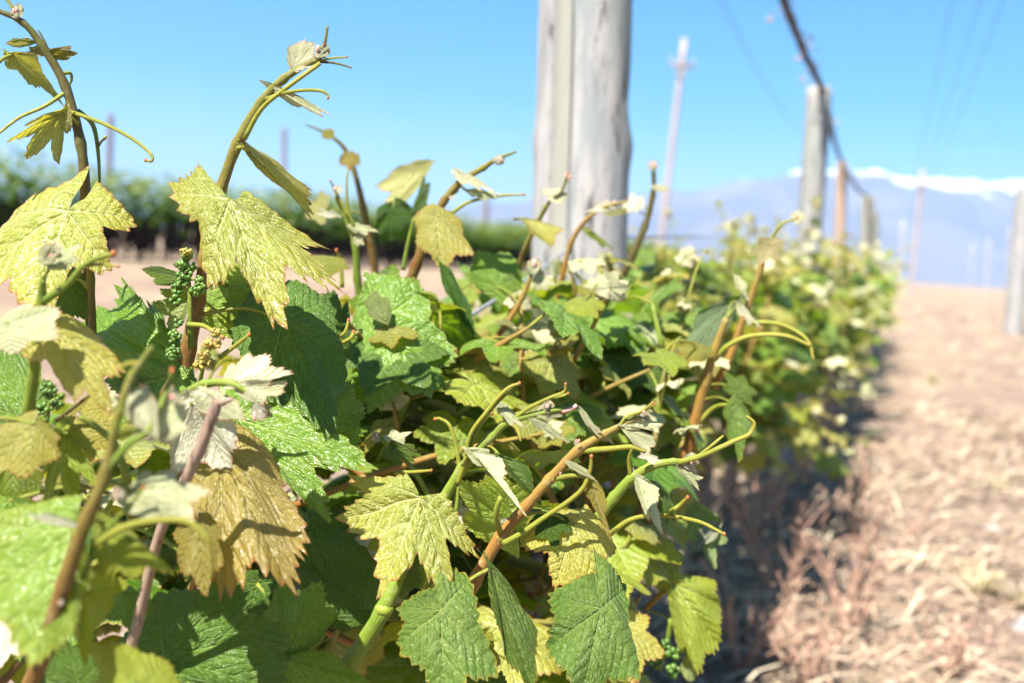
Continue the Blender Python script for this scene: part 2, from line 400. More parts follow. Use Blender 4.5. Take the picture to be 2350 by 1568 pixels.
def leaf_mesh(name, mat, V=None, J=None, nrm=None, sinus=0.72, tooth=0.07, N=180, rings=(0, .12, .25, .38, .5, .61, .71, .80, .88, .95, 1.0),
              droop=0.12, wave=0.05, pillow=0.035, seed=0, cup=0.0, fold=0.0, seal=166, base_r=0.42, roll=0.0, bend=0.16):
    """A five-lobed toothed leaf. V: five 3-D vectors from the petiole junction to the lobe tips
    (basal, lateral, middle, lateral, basal, clockwise as seen on the upper side)."""
    rg = np.random.default_rng(seed)
    if V is None:
        lens = np.array([0.80, 0.93, 1.0, 0.93, 0.80]) * (1 + rg.normal(0, 0.04, 5))
        V = [Vector((l * math.sin(k * ST), l * math.cos(k * ST), 0)) for k, l in zip((-2, -1, 0, 1, 2), lens)]
        J = Vector((0, 0, 0))
        nrm = Vector((0, 0, 1))
    size = sum(v.length for v in V) / 5
    k2 = 2 * math.cos(ST)
    VV = [V[0] * k2 - V[1]] + list(V) + [V[4] * k2 - V[3]]
    th = np.linspace(-R(seal), R(seal), N)
    ph1, ph2 = rg.uniform(0, 6.28, 2)
    # teeth of uneven width and depth
    edges = [-R(seal)]
    while edges[-1] < R(seal):
        edges.append(edges[-1] + R(rg.uniform(6.0, 11.5)))
    edges = np.array(edges)
    amp = rg.uniform(0.5, 1.3, len(edges)) * tooth
    sv = [sinus * rg.uniform(0.88, 1.1) for _ in range(8)]
    coords, uvs, rim, faces = [], [], [], []
    nr = len(rings)
    rads = []
    dirs = []
    for a in th:
        q = a / ST
        k = int(math.floor(q))
        k = max(-3, min(2, k))
        dl = (q - k)
        w0 = math.sin((1 - dl) * ST) / math.sin(ST)
        w1 = math.sin(dl * ST) / math.sin(ST)
        dirs.append(VV[k + 3] * w0 + VV[k + 4] * w1)
        u = abs(dl - 0.5) * 2              # 1 at a vein, 0 in the middle of the bay
        s_ = sv[k + 3]
        if abs(a) < R(108):
            rr = (s_ - 0.05) + (1.05 - s_) * (u ** 0.9)
        else:
            v_ = (abs(a) - R(108)) / (R(seal) - R(108))
            rr = 1.0 + (base_r - 1.0) * (v_ ** 1.0) - 0.10 * math.sin(v_ * math.pi)
        e = int(np.searchsorted(edges, a)) - 1
        e = max(0, min(e, len(edges) - 2))
        f_ = (a - edges[e]) / (edges[e + 1] - edges[e])
        sgn = f_ if a < 0 else 1 - f_
        tt = (1 - abs(sgn - 0.36) / (0.36 if sgn < 0.36 else 0.64))
        rr *= 1 + amp[e] * (tt - 0.35) * (1.25 if u > 0.6 else 1.0)
        rads.append(rr)
    cs = []
    for i, a in enumerate(th):
        q = a / ST
        dl = q - round(q)
        pl = abs(math.sin(dl * math.pi))
        for t in rings:
            rr = rads[i] * t
            p = dirs[i] * rr
            z = -droop * rr * rr + pillow * pl * min(1, t * 2.5) * (1 - 0.4 * t) + cup * rr
            z += wave * t ** 3 * (math.sin(a * 5 + ph1) * 0.6 + math.sin(a * 9 + ph2) * 0.4)
            if fold:
                z += fold * abs(math.sin(a)) * rr
            if roll:
                z -= roll * max(0, rr - 0.55) ** 1.5
            lx, ly = math.sin(a) * rr, math.cos(a) * rr
            z += bend * mnoise.noise(Vector((lx * 1.6 + seed * 3.7, ly * 1.6, seed * 1.3))) * min(1, t * 2)
            cs.append(p + nrm * (z * size))
            uvs.append((math.sin(a) * rr, math.cos(a) * rr))
            rim.append(t ** 9)
    for i in range(N - 1):
        for j in range(nr - 1):
            a_, b_, c_, d_ = i * nr + j, i * nr + j + 1, (i + 1) * nr + j + 1, (i + 1) * nr + j
            if j == 0:
                faces.append((a_, c_, b_))
            else:
                faces.append((a_, d_, c_, b_))
    me = bpy.data.meshes.new(name)
    me.from_pydata([tuple(J + p) for p in cs], [], faces)
    me.materials.append(MT[mat])
    me.polygons.foreach_set('use_smooth', [True] * len(faces))
    ul = me.uv_layers.new(name='UVMap')
    lv = np.empty(len(me.loops), dtype=np.int32)
    me.loops.foreach_get('vertex_index', lv)
    ul.data.foreach_set('uv', np.array(uvs, dtype=np.float32)[lv].ravel())
    ra = me.attributes.new('rim', 'FLOAT', 'POINT')
    ra.data.foreach_set('value', rim)
    me.update()
    return me


SEED = [100]


class Shoot:
    """a green shoot of a vine: one mesh for the stem with its petioles, with leaves, tendrils and buds as children"""

    def __init__(s, vine, pts=None, rad=None, mats=('stem', 'petiole', 'tendril', 'pink'), world=None, seg=10, sub=5, nodes=True):
        s.mb = MB()
        s.mats = mats
        s.me = bpy.data.meshes.new('shoot')
        s.o = link(bpy.data.objects.new('shoot', s.me), vine)
        if pts:
            P = [at(*p) for p in pts]
            rr = [q / F * pts[i][2] for i, q in enumerate(rad)]
            s.line = smooth(P, 6)
            s.mb.tube(P, rr, 0, seg, sub, wob=0.14, nodes=nodes)
        elif world:
            s.mb.tube(world, rad, 0, 6, 2, wob=0)

    def pet(s, pts, r=5, mi=1, sub=4, seg=7):
        P = [at(*p) for p in pts]
        d = pts[0][2]
        s.mb.tube(P, [r * 1.25 / F * d, r / F * d, r * 1.05 / F * d], mi, seg, sub)

    def leaf(s, mat, J, tips, n=(-0.15, 0.5, 0.85), node=None, pr=5, **kw):
        SEED[0] += 1
        jw = at(*J)
        nx, ny, nz = n
        nw = (cr * nx + cu * ny - fwd * nz).normalized()
        V = []
        for t in tips:
            X = (t[0] - J[0]) / F * J[2]
            Y = (J[1] - t[1]) / F * J[2]
            Z = -(nx * X + ny * Y) / nz            # towards the camera
            d = J[2] - Z + (t[2] if len(t) > 2 else 0) * 0.01
            V.append(at(t[0], t[1], d) - jw)
        g = Vector((0, 0, 0))
        for a, b in zip(V[:-1], V[1:]):
            g += b.cross(a)
        nw = g.normalized()
        kw.setdefault('seed', SEED[0])
        me = leaf_mesh('leaf', mat, V, jw, nw, **kw)
        o = link(bpy.data.objects.new('leaf', me), s.o)
        if not node and kw.get('N', 180) > 75:
            q = min(s.line, key=lambda p: (p - jw).length + 0.5 * max(0, p.z - jw.z))
            L = (q - jw).length
            if 0.008 < L < 0.065:
                rr = 0.0009 if kw.get('N', 180) < 135 else 0.0013
                s.mb.tube([q, q.lerp(jw, .5) + Vector((0, 0, L * .12)) + fwd * L * .1, jw], [rr * 1.3, rr, rr * 1.15], 1, 6, 5)
        if node:
            mid = [(J[i] * 0.5 + node[i] * 0.5) for i in range(3)]
            s.pet([node, (mid[0], mid[1] - 6, mid[2]), J], pr)
        return o

    def tendril(s, pts, r=5, tip=True, mat='tendril'):
        mb = MB()
        P = [at(*p) for p in pts]
        d = pts[0][2]
        P = [P[0]] + [p + Vector((mnoise.noise(p * 60), mnoise.noise(p * 60 + Vector((9, 0, 0))), mnoise.noise(p * 60 + Vector((0, 9, 0))))) * 0.0022 for p in P[1:-1]] + [P[-1]]
        mb.tube(P, [r * 1.2 / F * d, r * .95 / F * d, r * 0.85 / F * d, r * 0.6 / F * d], 0, 8, 6)
        if tip:
            mb.ball(P[-1], r * 0.78 / F * pts[-1][2], 1, (1, 1, 1.3))
        return mb.build('tendril', [mat, 'tendril_tip'], s.o)

    def bud(s, px, py, d, size, ang, mat='pale', k=3, pink=True):
        """a folded growing tip: small cupped leaflets round the end of the shoot"""
        for i in range(k):
            SEED[0] += 1
            rg = random.Random(SEED[0])
            a = math.radians(ang) + rg.uniform(-0.5, 0.5)
            sz = size * rg.uniform(0.75, 1.1)
            tips = []
            for q, l in zip((-1.35, -0.65, 0, 0.65, 1.35), (0.55, 0.8, 1.0, 0.8, 0.55)):
                b = a + q * 0.75
                tips.append((px + math.cos(b) * sz * l, py - math.sin(b) * sz * l, rg.uniform(-0.5, 0.5) * sz / 60))
            if i % 2:
                tips.reverse()
            s.leaf(mat, (px, py, d + rg.uniform(-0.006, 0.006)), tips, n=(rg.uniform(-.3, .3), rg.uniform(0.0, 0.5), 0.85), N=70, rings=(0, .3, .6, .85, 1), cup=0.25, sinus=0.85, wave=0.1, tooth=0.1)
        if pink:
            mb = MB()
            for i in range(2):
                rg = random.Random(SEED[0] + i)
                a = math.radians(ang + rg.uniform(-40, 40))
                mb.ball(at(px + math.cos(a) * size * 0.5, py - math.sin(a) * size * 0.5, d - 0.004), size * 0.11 / F * d, 0, (1, 1, 2.2))
            mb.build('bud', ['pink'], s.o)

    def cluster(s, axis, lumps, mat='berry', r=5.0):
        """an inflorescence: a green stalk carrying knots of round flower buds"""
        mb = MB()
        P = [at(*p) for p in axis]
        d = axis[0][2]
        mb.tube(P, [7 / F * d, 5 / F * d, 3 / F * d], 1, 7, 5)
        rg = random.Random(SEED[0] * 3 + 1)
        for (x, y, dd, sx, sy, n) in lumps:
            for i in range(n):
                while True:
                    a, b, c = rg.uniform(-1, 1), rg.uniform(-1, 1), rg.uniform(-1, 1)
                    if 0.25 < a * a + b * b + c * c < 1:
                        break
                mb.ball(at(x + a * sx, y + b * sy, dd + c * sx / F * dd), r * rg.uniform(0.55, 1.2) / F * dd, 0)
        return mb.build('flower_cluster', [mat, 'stem_green'], s.o)

    def done(s):
        s.mb.fill(s.me, s.mats)


# ------------------------------------------------------------------ ground
def gz(x, y):
    """height of the ground"""
    s = min(1, max(0, (-x - 3.0) / 7.5))
    z = 0.42 * s * s * (3 - 2 * s)
    far = min(1.0, math.hypot(x, y) / 60)
    z += 0.035 * mnoise.noise(Vector((x * 0.7, y * 0.7, 0))) * (1 - far)
    z += 0.014 * mnoise.noise(Vector((x * 4.1, y * 4.1, 3))) * (1 - far)
    # low bank of earth along the vine row
    z += 0.05 * math.exp(-((x + 0.58) / 0.3) ** 2) * (1 - far)
    return z


def axis_coords(n, near, far):
    u = np.linspace(-1, 1, n)
    k = 6.6
    return np.sinh(u * k) / math.sinh(k) * far


def ground():
    gx, gy = axis_coords(170, 0, 20000), axis_coords(170, 0, 20000) + 1.5
    v = [(x, y, gz(x, y)) for y in gy for x in gx]
    n = len(gx)
    f = [(j * n + i, j * n + i + 1, (j + 1) * n + i + 1, (j + 1) * n + i) for j in range(n - 1) for i in range(n - 1)]
    t = NT('dry_earth')
    co = t.n('ShaderNodeTexCoord').outputs['Object']
    n1 = t.n('ShaderNodeTexNoise', {'Vector': co, 'Scale': 1.3, 'Detail': 8.0, 'Roughness': 0.65}).outputs[0]
    n2 = t.n('ShaderNodeTexNoise', {'Vector': co, 'Scale': 11.0, 'Detail': 7.0, 'Roughness': 0.7}).outputs[0]
    n3 = t.n('ShaderNodeTexNoise', {'Vector': co, 'Scale': 70.0, 'Detail': 4.0}).outputs[0]
    cc = t.mix(t.ramp(n1, 0.35, 0.65), (0.24, 0.165, 0.128, 1), (0.31, 0.228, 0.162, 1))
    cc = t.mix(t.ramp(n2, 0.50, 0.70, 0, 0.75), cc, (0.13, 0.085, 0.052, 1))
    cc = t.mix(t.ramp(n3, 0.56, 0.70, 0, 0.6), cc, (0.44, 0.35, 0.255, 1))
    h = t.math('ADD', t.math('MULTIPLY', n2, 1.0), t.math('MULTIPLY', n3, 0.35))
    n4 = t.n('ShaderNodeTexNoise', {'Vector': t.n('ShaderNodeMapping', {0: co, 3: (1.6, 0.7, 1)}).outputs[0], 'Scale': 1.1, 'Detail': 9.0, 'Roughness': 0.75}).outputs[0]
    cc = t.mix(t.ramp(n4, 0.50, 0.62, 0, 0.75), cc, (0.42, 0.325, 0.20, 1))
    bp = t.n('ShaderNodeBump', {'Strength': 1.0, 'Distance': 0.035, 'Height': h}).outputs[0]
    m = t.surf(t.n('ShaderNodeBsdfPrincipled', {'Base Color': cc, 'Roughness': 0.95, 'Normal': bp, 'Specular IOR Level': 0.1}).outputs[0])
    mb = MB()
    mb.add(v, f)
    o = mb.build('ground', [m])
    tag(o, 'dry pinkish brown earth of the vineyard lane', kind='structure')


ground()

# ------------------------------------------------------------------ mountains
MD = 8000.0


def mountains():
    # ridge height in pixels of the photograph's frame above the level horizon
    X = [-1500, -400, 300, 700, 900, 1050, 1200, 1350, 1450, 1560, 1650, 1740, 1800, 1860, 1920, 1970, 2020, 2070, 2130, 2180, 2230, 2290, 2350, 2450, 2700, 3000, 3500]
    Yh = [40, 25, 18, 35, 70, 105, 130, 150, 160, 178, 205, 218, 238, 243, 240, 250, 246, 236, 240, 247, 234, 240, 248, 236, 220, 180, 150]
    na, nr = 620, 60
    az = np.linspace(R(-62), R(62), na)        # measured to the right of the camera axis
    v = []
    for a in az:
        pxx = 1175 + F * math.tan(max(-1.4, min(1.4, a)))
        hp = np.interp(pxx, X, Yh)
        hpk = hp / F * MD * math.cos(a) ** 1 / max(0.45, math.cos(a)) * 1.0
        dirv = Vector((fwd.x, fwd.y, 0)).normalized() * math.cos(a) + r0 * math.sin(a)
        for j in range(nr):
            u = j / (nr - 1)
            rr = (MD * 0.80 + u * MD * 0.45) / max(0.5, math.cos(a))
            prof = max(0, 1 - abs(u - 0.45) / 0.45) ** 0.85 if u < 0.45 else max(0, 1 - (u - 0.45) / 0.55) ** 0.8
            p = dirv * rr
            q = Vector((p.x, p.y, 0)) / 1000
            nn = mnoise.fractal(q * 2.3, 0.9, 2.1, 6)
            rid = 1 - abs(mnoise.noise(q * 1.7 + Vector((5, 1, 0)))) * 2
            z = hpk * (rr / (MD / max(0.5, math.cos(a)))) * prof * (1 + 0.10 * nn * (1 - prof * 0.6) + 0.10 * (rid - 0.5) * (1 - prof))
            z += hpk * 0.045 * nn * prof
            v.append((p.x, p.y, z - 3.0))
    f = [(i * nr + j, (i + 1) * nr + j, (i + 1) * nr + j + 1, i * nr + j + 1) for i in range(na - 1) for j in range(nr - 1)]
    t = NT('mountain_rock_and_snow')
    geo = t.n('ShaderNodeNewGeometry')
    z = t.n('ShaderNodeSeparateXYZ', {0: geo.outputs['Position']}).outputs[2]
    nz = t.n('ShaderNodeTexNoise', {'Vector': geo.outputs['Position'], 'Scale': 0.0022, 'Detail': 7.0, 'Roughness': 0.6}).outputs[0]
    zz = t.math('ADD', z, t.math('MULTIPLY', t.math('SUBTRACT', nz, 0.5), 620.0))
    sn = t.ramp(zz, 755.0, 785.0)
    rock = t.mix(t.ramp(nz, 0.4, 0.6), (0.11, 0.085, 0.085, 1), (0.17, 0.135, 0.125, 1))
    cc = t.mix(sn, rock, (0.86, 0.87, 0.90, 1))
    m = t.surf(t.n('ShaderNodeBsdfPrincipled', {'Base Color': cc, 'Roughness': 0.9, 'Specular IOR Level': 0.1}).outputs[0])
    mb = MB()
    mb.add(v, f)
    o = mb.build('mountains', [m])
    tag(o, 'hazy blue mountain range with snow along its ridge', kind='structure')


mountains()


def haze():
    mb = MB()
    w, z0, z1 = 12000, -12, 990
    v = [(x, y, z) for z in (z0, z1) for y in (-w, w) for x in (-w, w)]
    mb.add(v, [(0, 2, 3, 1), (4, 5, 7, 6), (0, 1, 5, 4), (2, 6, 7, 3), (0, 4, 6, 2), (1, 3, 7, 5)])
    t = NT('thin_haze')
    vol = t.n('ShaderNodeVolumePrincipled', {'Color': (0.44, 0.66, 1.0, 1), 'Density': 1.35e-4, 'Anisotropy': 0.0})
    t.t.links.new(vol.outputs[0], t.out.inputs['Volume'])
    o = mb.build('haze', [t.m], smooth_=False)
    tag(o, 'thin blue haze lying before the mountains', kind='stuff')


haze()


# ------------------------------------------------------------------ posts
def post(name, base, top, rad, label, mat, cat='post', group='posts of the vine trellis', detail=False, seed=0, sink=0.3, seg=28, nz=40):
    base, top = Vector(base), Vector(top)
    root = empty(name, base)
    mb = MB()
    ax = (top - base)
    L = ax.length
    ax.normalize()
    side = (cr - ax * cr.dot(ax)).normalized()
    front = ax.cross(side)
    if front.dot(-fwd) < 0:
        front = -front
    v, f = [], []
    P0 = base - ax * sink
    for j in range(nz + 1):
        h = (L + sink) * j / nz
        for k in range(seg):
            a = 2 * math.pi * k / seg
            r = rad * (1 + 0.03 * mnoise.noise(Vector((math.cos(a) * 1.5 + seed, math.sin(a) * 1.5, h * 3))) + 0.02 * mnoise.noise(Vector((k * 0.9, seed, h * 1.2))))
            c, s_ = math.cos(a), math.sin(a)
            if detail:
                hh = h - sink
                # swelling of a branch collar on the right flank, flat hollow above it
                da = (a + 0.05 + math.pi) % (2 * math.pi) - math.pi
                r += 0.007 * math.exp(-((hh - 1.155) / 0.035) ** 2 - (da / 0.6) ** 2) - 0.004 * math.exp(-((hh - 1.22) / 0.05) ** 2 - (da / 0.6) ** 2)
                da2 = (a - math.pi + math.pi) % (2 * math.pi) - math.pi
                r += 0.004 * math.exp(-((hh - 1.16) / 0.03) ** 2 - (da2 / 0.5) ** 2)
                for g0, gw, gd in ((R(135), R(3.2), .016), (R(106.5), R(1.6), .010)):
                    dg = a - g0 - 0.03 * mnoise.noise(Vector((hh * 2.0, 1.0, 0)))
                    r -= gd * math.exp(-(dg / gw) ** 2)
                # knot hole
                dk = a - 0.55
                r -= 0.012 * math.exp(-((hh - 1.235) / 0.010) ** 2 - (dk / 0.07) ** 2)
            v.append(P0 + ax * h + side * (r * c) + front * (r * s_))
    for j in range(nz):
        for k in range(seg):
            f.append((j * seg + k, j * seg + (k + 1) % seg, (j + 1) * seg + (k + 1) % seg, (j + 1) * seg + k))
    f.append(tuple(nz * seg + k for k in range(seg)))
    mb.add(v, f)
    mb.build('post_body', [mat], root)
    tag(root, label, cat, group)
    return root, ax, side, front


# nearest post: a round grey pole with a split, a batten strip lies in the split
pb_ = at(1308, 1500, 1.62)
pt_ = at(1353, -420, 1.72)
tt = pb_.z / (pt_.z - pb_.z)
p_base = pb_ - (pt_ - pb_) * tt
p_top = p_base + (pt_ - p_base).normalized() * 1.95


def near_post():
    root, ax, side, front = post('wooden_post', p_base, p_top, 0.078, 'thick grey weathered wooden post with a lengthwise split, standing closest among the vines',
                                 'wood', detail=True, seed=3, seg=220, nz=130)
    # the strip of sapwood standing between the two cracks
    P = lambda h, a, r: p_base + ax * h + side * (r * math.cos(a)) + front * (r * math.sin(a))
    for (a0, w, mat, nm, rr, bulge) in ((R(119), 0.32, 'wood_green', 'split_strip', 0.0785, 0.0030),):
        mb = MB()
        v, f = [], []
        n = 60
        for j in range(n + 1):
            h = 1.95 * j / n
            aa = a0 + 0.03 * mnoise.noise(Vector((h * 2.0, a0, 0)))
            ww = w * (1 + 0.25 * mnoise.noise(Vector((h * 3.0, a0 * 5, 2))))
            for q in range(5):
                x = -1 + q * 0.5
                v.append(P(h, aa + x * ww / 2, rr + bulge * (1 - x * x)))
        for j in range(n):
            for q in range(4):
                f.append((j * 5 + q, j * 5 + q + 1, (j + 1) * 5 + q + 1, (j + 1) * 5 + q))
        mb.add(v, f)
        mb.build(nm, [mat], root)
    return root


near_post()


def img_post(name, xb, xt, yt, d, rad, label, mat, group='posts of the vine trellis', cat='post', sink=0.3, yb=640, **kw):
    a, b = at(xb, yb, d), at(xt, yt, d)
    t = (a.z - gz(a.x, a.y)) / (b.z - a.z)
    base = a - (b - a) * t
    return post(name, base, b, rad, label, mat, cat, group, sink=sink, **kw)


img_post('wooden_post', 1850, 1880, 203, 5.0, 0.062, 'tall pale grey wooden post behind the thick near post, dead cane tied to its top', 'wood', seed=5)
img_post('wooden_post', 1923, 1933, 372, 8.2, 0.042, 'slim brown wooden post standing behind the pale grey post', 'wood_brown', seed=6)
img_post('wooden_post', 1988, 1992, 450, 11.6, 0.075, 'short greenish grey post at the far end of the vine row', 'wood_green', seed=7)
img_post('wooden_post', 2003, 2004, 487, 13.5, 0.075, 'stubby greenish post directly behind the greenish grey post', 'wood_green', seed=8)
img_post('wooden_post', 2336, 2354, 430, 21.0, 0.19, 'stout pale grey post at the right edge of the picture beside the lane', 'wood', seed=9)
for (xb, xt, yt, d, rad, lb) in ((247, 254, 262, 17.5, 0.05, 'dark thin post above the far vine row, leftmost of them'), (651, 653, 293, 24, 0.055, 'dark thin post rising from the far vine row, between two bent shoot tips'),
                                 (1113, 1117, 455, 36, 0.08, 'brown thin post of the far vine row close to the thick grey post')):
    img_post('wooden_post', xb, xt, yt, d, rad, lb, 'wood_dark', 'posts of the far vine row', yb=560, seed=d)
# pale posts and masts far off on the plain
for (x, yt, d, rad, lb) in ((2072, 505, 95, 0.09, 'faint leaning mast just before the tall utility pole on the plain'), (2232, 560, 85, 0.05, 'faint pale mast on the plain, nearest the tall utility pole'),
                            (2270, 548, 80, 0.055, 'faint pale mast on the plain, second from the tall utility pole'), (2318, 520, 70, 0.045, 'faint pale mast on the plain next to the stout edge post')):
    img_post('mast', x - 5, x, yt, d, rad, lb, 'pole_pale', 'masts far off on the plain', 'mast', yb=635, seg=10, nz=6, seed=d)


# ------------------------------------------------------------------ utility poles
def utility_pole(xb, yb, xt, yt, d, rad, label, arm_y, arm_w):
    root, ax, side, front = img_post('utility_pole', xb, xt, yt, d, rad, label, 'pole', 'utility poles along the lane', 'utility pole', yb=yb, seg=12, nz=10, seed=d)
    c = at(xt + (xb - xt) * (arm_y - yt) / (yb - yt), arm_y, d)
    hx = side
    mb = MB()
    mb.tube([c - hx * arm_w - front * -rad, c + hx * arm_w - front * -rad], 0.07, 0, 4, 1)
    mb.build('crossarm', ['pole'], root)
    ends = []
    for s_ in (-0.95, 0.95):
        e = c + hx * (arm_w * s_) + front * rad + ax * 0.07
        mb = MB()
        mb.tube([e, e + ax * 0.09, e + ax * 0.18], [0.05, 0.06, 0.03], 0, 8, 2)
        mb.build('insulator', ['stone'], root)
        ends.append(e + ax * 0.18)
    mb = MB()
    for s_ in (-1, 1):
        mb.tube([c + hx * (arm_w * 0.6 * s_) + front * rad, c - ax * 0.5 + front * rad * 1.1], 0.025, 0, 4, 1)
    mb.build('brace', ['pole'], root)
    return ends


e1 = utility_pole(1524, 492, 1571, 90, 35, 0.105, 'tall leaning utility pole with one crossarm behind the thick grey post', 152, 0.42)
e2 = utility_pole(2094, 640, 2117, 390, 70, 0.14, 'distant utility pole on the plain before the snowy mountains', 428, 0.55)


def cable(a, b, sag, r, label, name='power_cable', mat='cable', group='overhead cables'):
    a, b = Vector(a), Vector(b)
    pts = [a.lerp(b, t) - Vector((0, 0, sag * 4 * t * (1 - t))) for t in np.linspace(0, 1, 15)]
    mb = MB()
    mb.tube(pts, r, 0, 6, 2)
    o = mb.build(name, [mat])
    tag(o, label, 'cable' if 'cable' in name else 'wire', group)
    return o


cable(at(1600, -120, 12), at(1835, 300, 30), 0.25, 0.006, 'thin cable slanting down right of the thick grey post')
cable(at(2196, -60, 24), e2[0], 0.35, 0.009, 'thin overhead cable reaching the distant pole, left one of three')
cable(at(2268, -60, 24), (e2[0] + e2[1]) / 2 + Vector((0, 0, .3)), 0.35, 0.009, 'thin overhead cable reaching the distant pole, middle one of three')
cable(at(2325, -60, 24), e2[1], 0.35, 0.009, 'thin overhead cable reaching the distant pole, right one of three')

# trellis wires
w_a, w_b = at(1000, 775, 0.93), at(1320, 560, 1.62)
mb = MB()
mb.tube([w_a, w_a.lerp(w_b, .5) - Vector((0, 0, .004)), w_b], 0.0023, 0, 8, 4)
tag(mb.build('trellis_wire', ['wire']), 'grey wire running through the leaves up to the thick grey post', 'wire', 'trellis wires')
w_c = at(1860, 520, 5.0)
mb = MB()
mb.tube([at(1405, 545, 1.66), at(1405, 545, 1.66).lerp(w_c, .5) - Vector((0, 0, .02)), w_c], 0.002, 0, 6, 4)
tag(mb.build('trellis_wire', ['wire']), 'grey wire between the thick near post and the pale grey post', 'wire', 'trellis wires')


def dead_cane():
    """a withered cane twisted round the top wire, from the near post's top over the next ones"""
    pts = [at(1700, -330, 2.6), at(1795, -20, 3.7), at(1838, 98, 4.3), at(1888, 206, 5.02), at(1913, 312, 6.6), at(1934, 372, 8.2), at(1966, 428, 9.9), at(1992, 452, 11.6)]
    root = empty('dead_cane', pts[0])
    P = smooth(pts, 14)
    mb = MB()
    for ph, r, off in ((0, 0.011, 0.010), (2.1, 0.009, 0.011), (4.2, 0.007, 0.012)):
        Q = []
        for i, p in enumerate(P):
            a = i * 0.9 + ph
            o_ = off * (1 + 0.6 * mnoise.noise(Vector((i * 0.4, ph, 0)))) 
            Q.append(p + cr * (o_ * math.cos(a)) + cu * (o_ * math.sin(a)) - cu * 0.01 * abs(math.sin(i * 0.13)))
        mb.tube(Q, [r, r, r * 0.8, r * 0.9], 0, 6, 3, wob=0.3)
    mb.build('twisted_stem', ['deadcane'], root)
    rg = random.Random(5)
    for i in range(26):
        p = P[rg.randrange(6, 62)]
        d = (cr * rg.uniform(-1, 1) + cu * rg.uniform(-1, .4) + fwd * rg.uniform(-1, 1)).normalized()
        L = rg.uniform(0.03, 0.09)
        mb = MB()
        mb.tube([p, p + d * L * 0.6 + cu * 0.01, p + d * L - cu * 0.01], [0.003, 0.002, 0.0015], 0, 5, 4)
        if rg.random() < 0.5:
            e = p + d * L
            mb.ball(e, 0.012, 0, (1, .4, .8))
        mb.build('dry_tendril', ['twig' if i % 2 else 'deadcane'], root)
    tag(root, 'dark withered cane twisted along the top wire between the posts', 'cane')


dead_cane()
# ------------------------------------------------------------------ the near vine with its hand-placed shoots
vine_root_pos = at(1195, 1330, 1.12)
vine_base = Vector((vine_root_pos.x - 0.03, vine_root_pos.y + 0.03, gz(vine_root_pos.x, vine_root_pos.y)))
NEAR = empty('grapevine', vine_base)
tag(NEAR, 'sharp foreground grapevine whose orange stem leans in the lower middle', 'grapevine', 'grapevines of the near row')


def trunk(root, base, top, r, seed, arms=(), mat='bark'):
    rg = random.Random(seed)
    mb = MB()
    base, top = Vector(base), Vector(top)
    pts = [base - Vector((0, 0, .1)), base.lerp(top, .25) + Vector((rg.uniform(-.03, .03), rg.uniform(-.03, .03), 0)), base.lerp(top, .6) + Vector((rg.uniform(-.03, .03), rg.uniform(-.03, .03), 0)), top]
    mb.tube(pts, [r * 1.25, r, r * 0.95, r * 1.2], 0, 14, 6, wob=0.35)
    for k in range(5):                 # loose shaggy bark strips
        a = rg.uniform(0, 6.28)
        o = Vector((math.cos(a), math.sin(a), 0)) * r * 1.02
        mb.tube([base.lerp(top, rg.uniform(.1, .4)) + o, base.lerp(top, .6) + o * 1.2, base.lerp(top, rg.uniform(.8, 1.0)) + o * 1.25], [r * .12, r * .2, r * .08], 0, 5, 4, wob=0.3)
    t = mb.build('trunk', [mat], root)
    for q in arms:
        mb = MB()
        q = Vector(q)
        m_ = top.lerp(q, .5) + Vector((rg.uniform(-.02, .02), rg.uniform(-.02, .02), .03))
        mb.tube([top - Vector((0, 0, .03)), m_, q], [r * .9, r * .7, r * .45], 0, 10, 6, wob=0.35)
        mb.build('arm', [mat], root)
    return t


tp = at(1185, 1310, 1.14)
trunk(NEAR, vine_base, tp, 0.022, 4, arms=(tp + Vector((-.10, -.55, .06)), tp + Vector((-.06, .5, .05))))
lb = Vector((-0.60, 0.52, gz(-0.60, 0.52)))
LEFTV = empty('grapevine', lb)
tag(LEFTV, 'foreground grapevine at the left with the tallest bent shoots and green flower clusters', 'grapevine', 'grapevines of the near row')
trunk(LEFTV, lb, lb + Vector((.02, .03, .48)), 0.028, 5, arms=(lb + Vector((0, .4, .55)), lb + Vector((0, -.4, .55))))
V1 = LEFTV
S = Shoot

# --- shoot 1: upper left, bent out of the frame
s = S(V1, [(215, 900, .73), (205, 690, .71), (197, 470, .70), (185, 330, .695), (150, 200, .69), (100, 110, .685), (52, 52, .68), (-10, 22, .675)], [10, 11, 12, 11, 10, 9, 7, 6], ('stem_dark', 'petiole', 'tendril', 'pink'))
s.tendril([(150, 255, .69), (190, 270, .685), (250, 290, .68), (310, 322, .675), (342, 352, .673), (345, 366, .672), (334, 368, .672)], 4.5)
s.tendril([(150, 212, .69), (100, 245, .68), (45, 272, .67), (-10, 312, .66)], 4.5, tip=False)
s.tendril([(140, 170, .70), (158, 170, .705), (163, 185, .71), (152, 205, .71)], 4, tip=False)
s.cluster([(178, 255, .70), (212, 285, .71), (225, 350, .715), (229, 440, .72)], [(243, 314, .712, 4, 4, 4)], 'berry_young', 3)
s.pet([(225, 335, .712), (232, 325, .712), (242, 316, .712)], 3, 0)
s.pet([(106, 104, .685), (100, 90, .685), (88, 70, .685)], 2.2, 0)
s.leaf('young', (140, 262, .685), [(168, 285), (140, 362), (62, 358), (22, 312), (62, 275)][::-1], n=(.15, -.55, .8), node=(182, 285, .692), droop=.2, sinus=.55)
s.leaf('young', (30, 125, .68), [(40, 115), (85, 118), (150, 238), (65, 185), (20, 150)][::-1], n=(.1, -.5, .8), node=(-15, 155, .67), sinus=.7, droop=.25, pr=4)
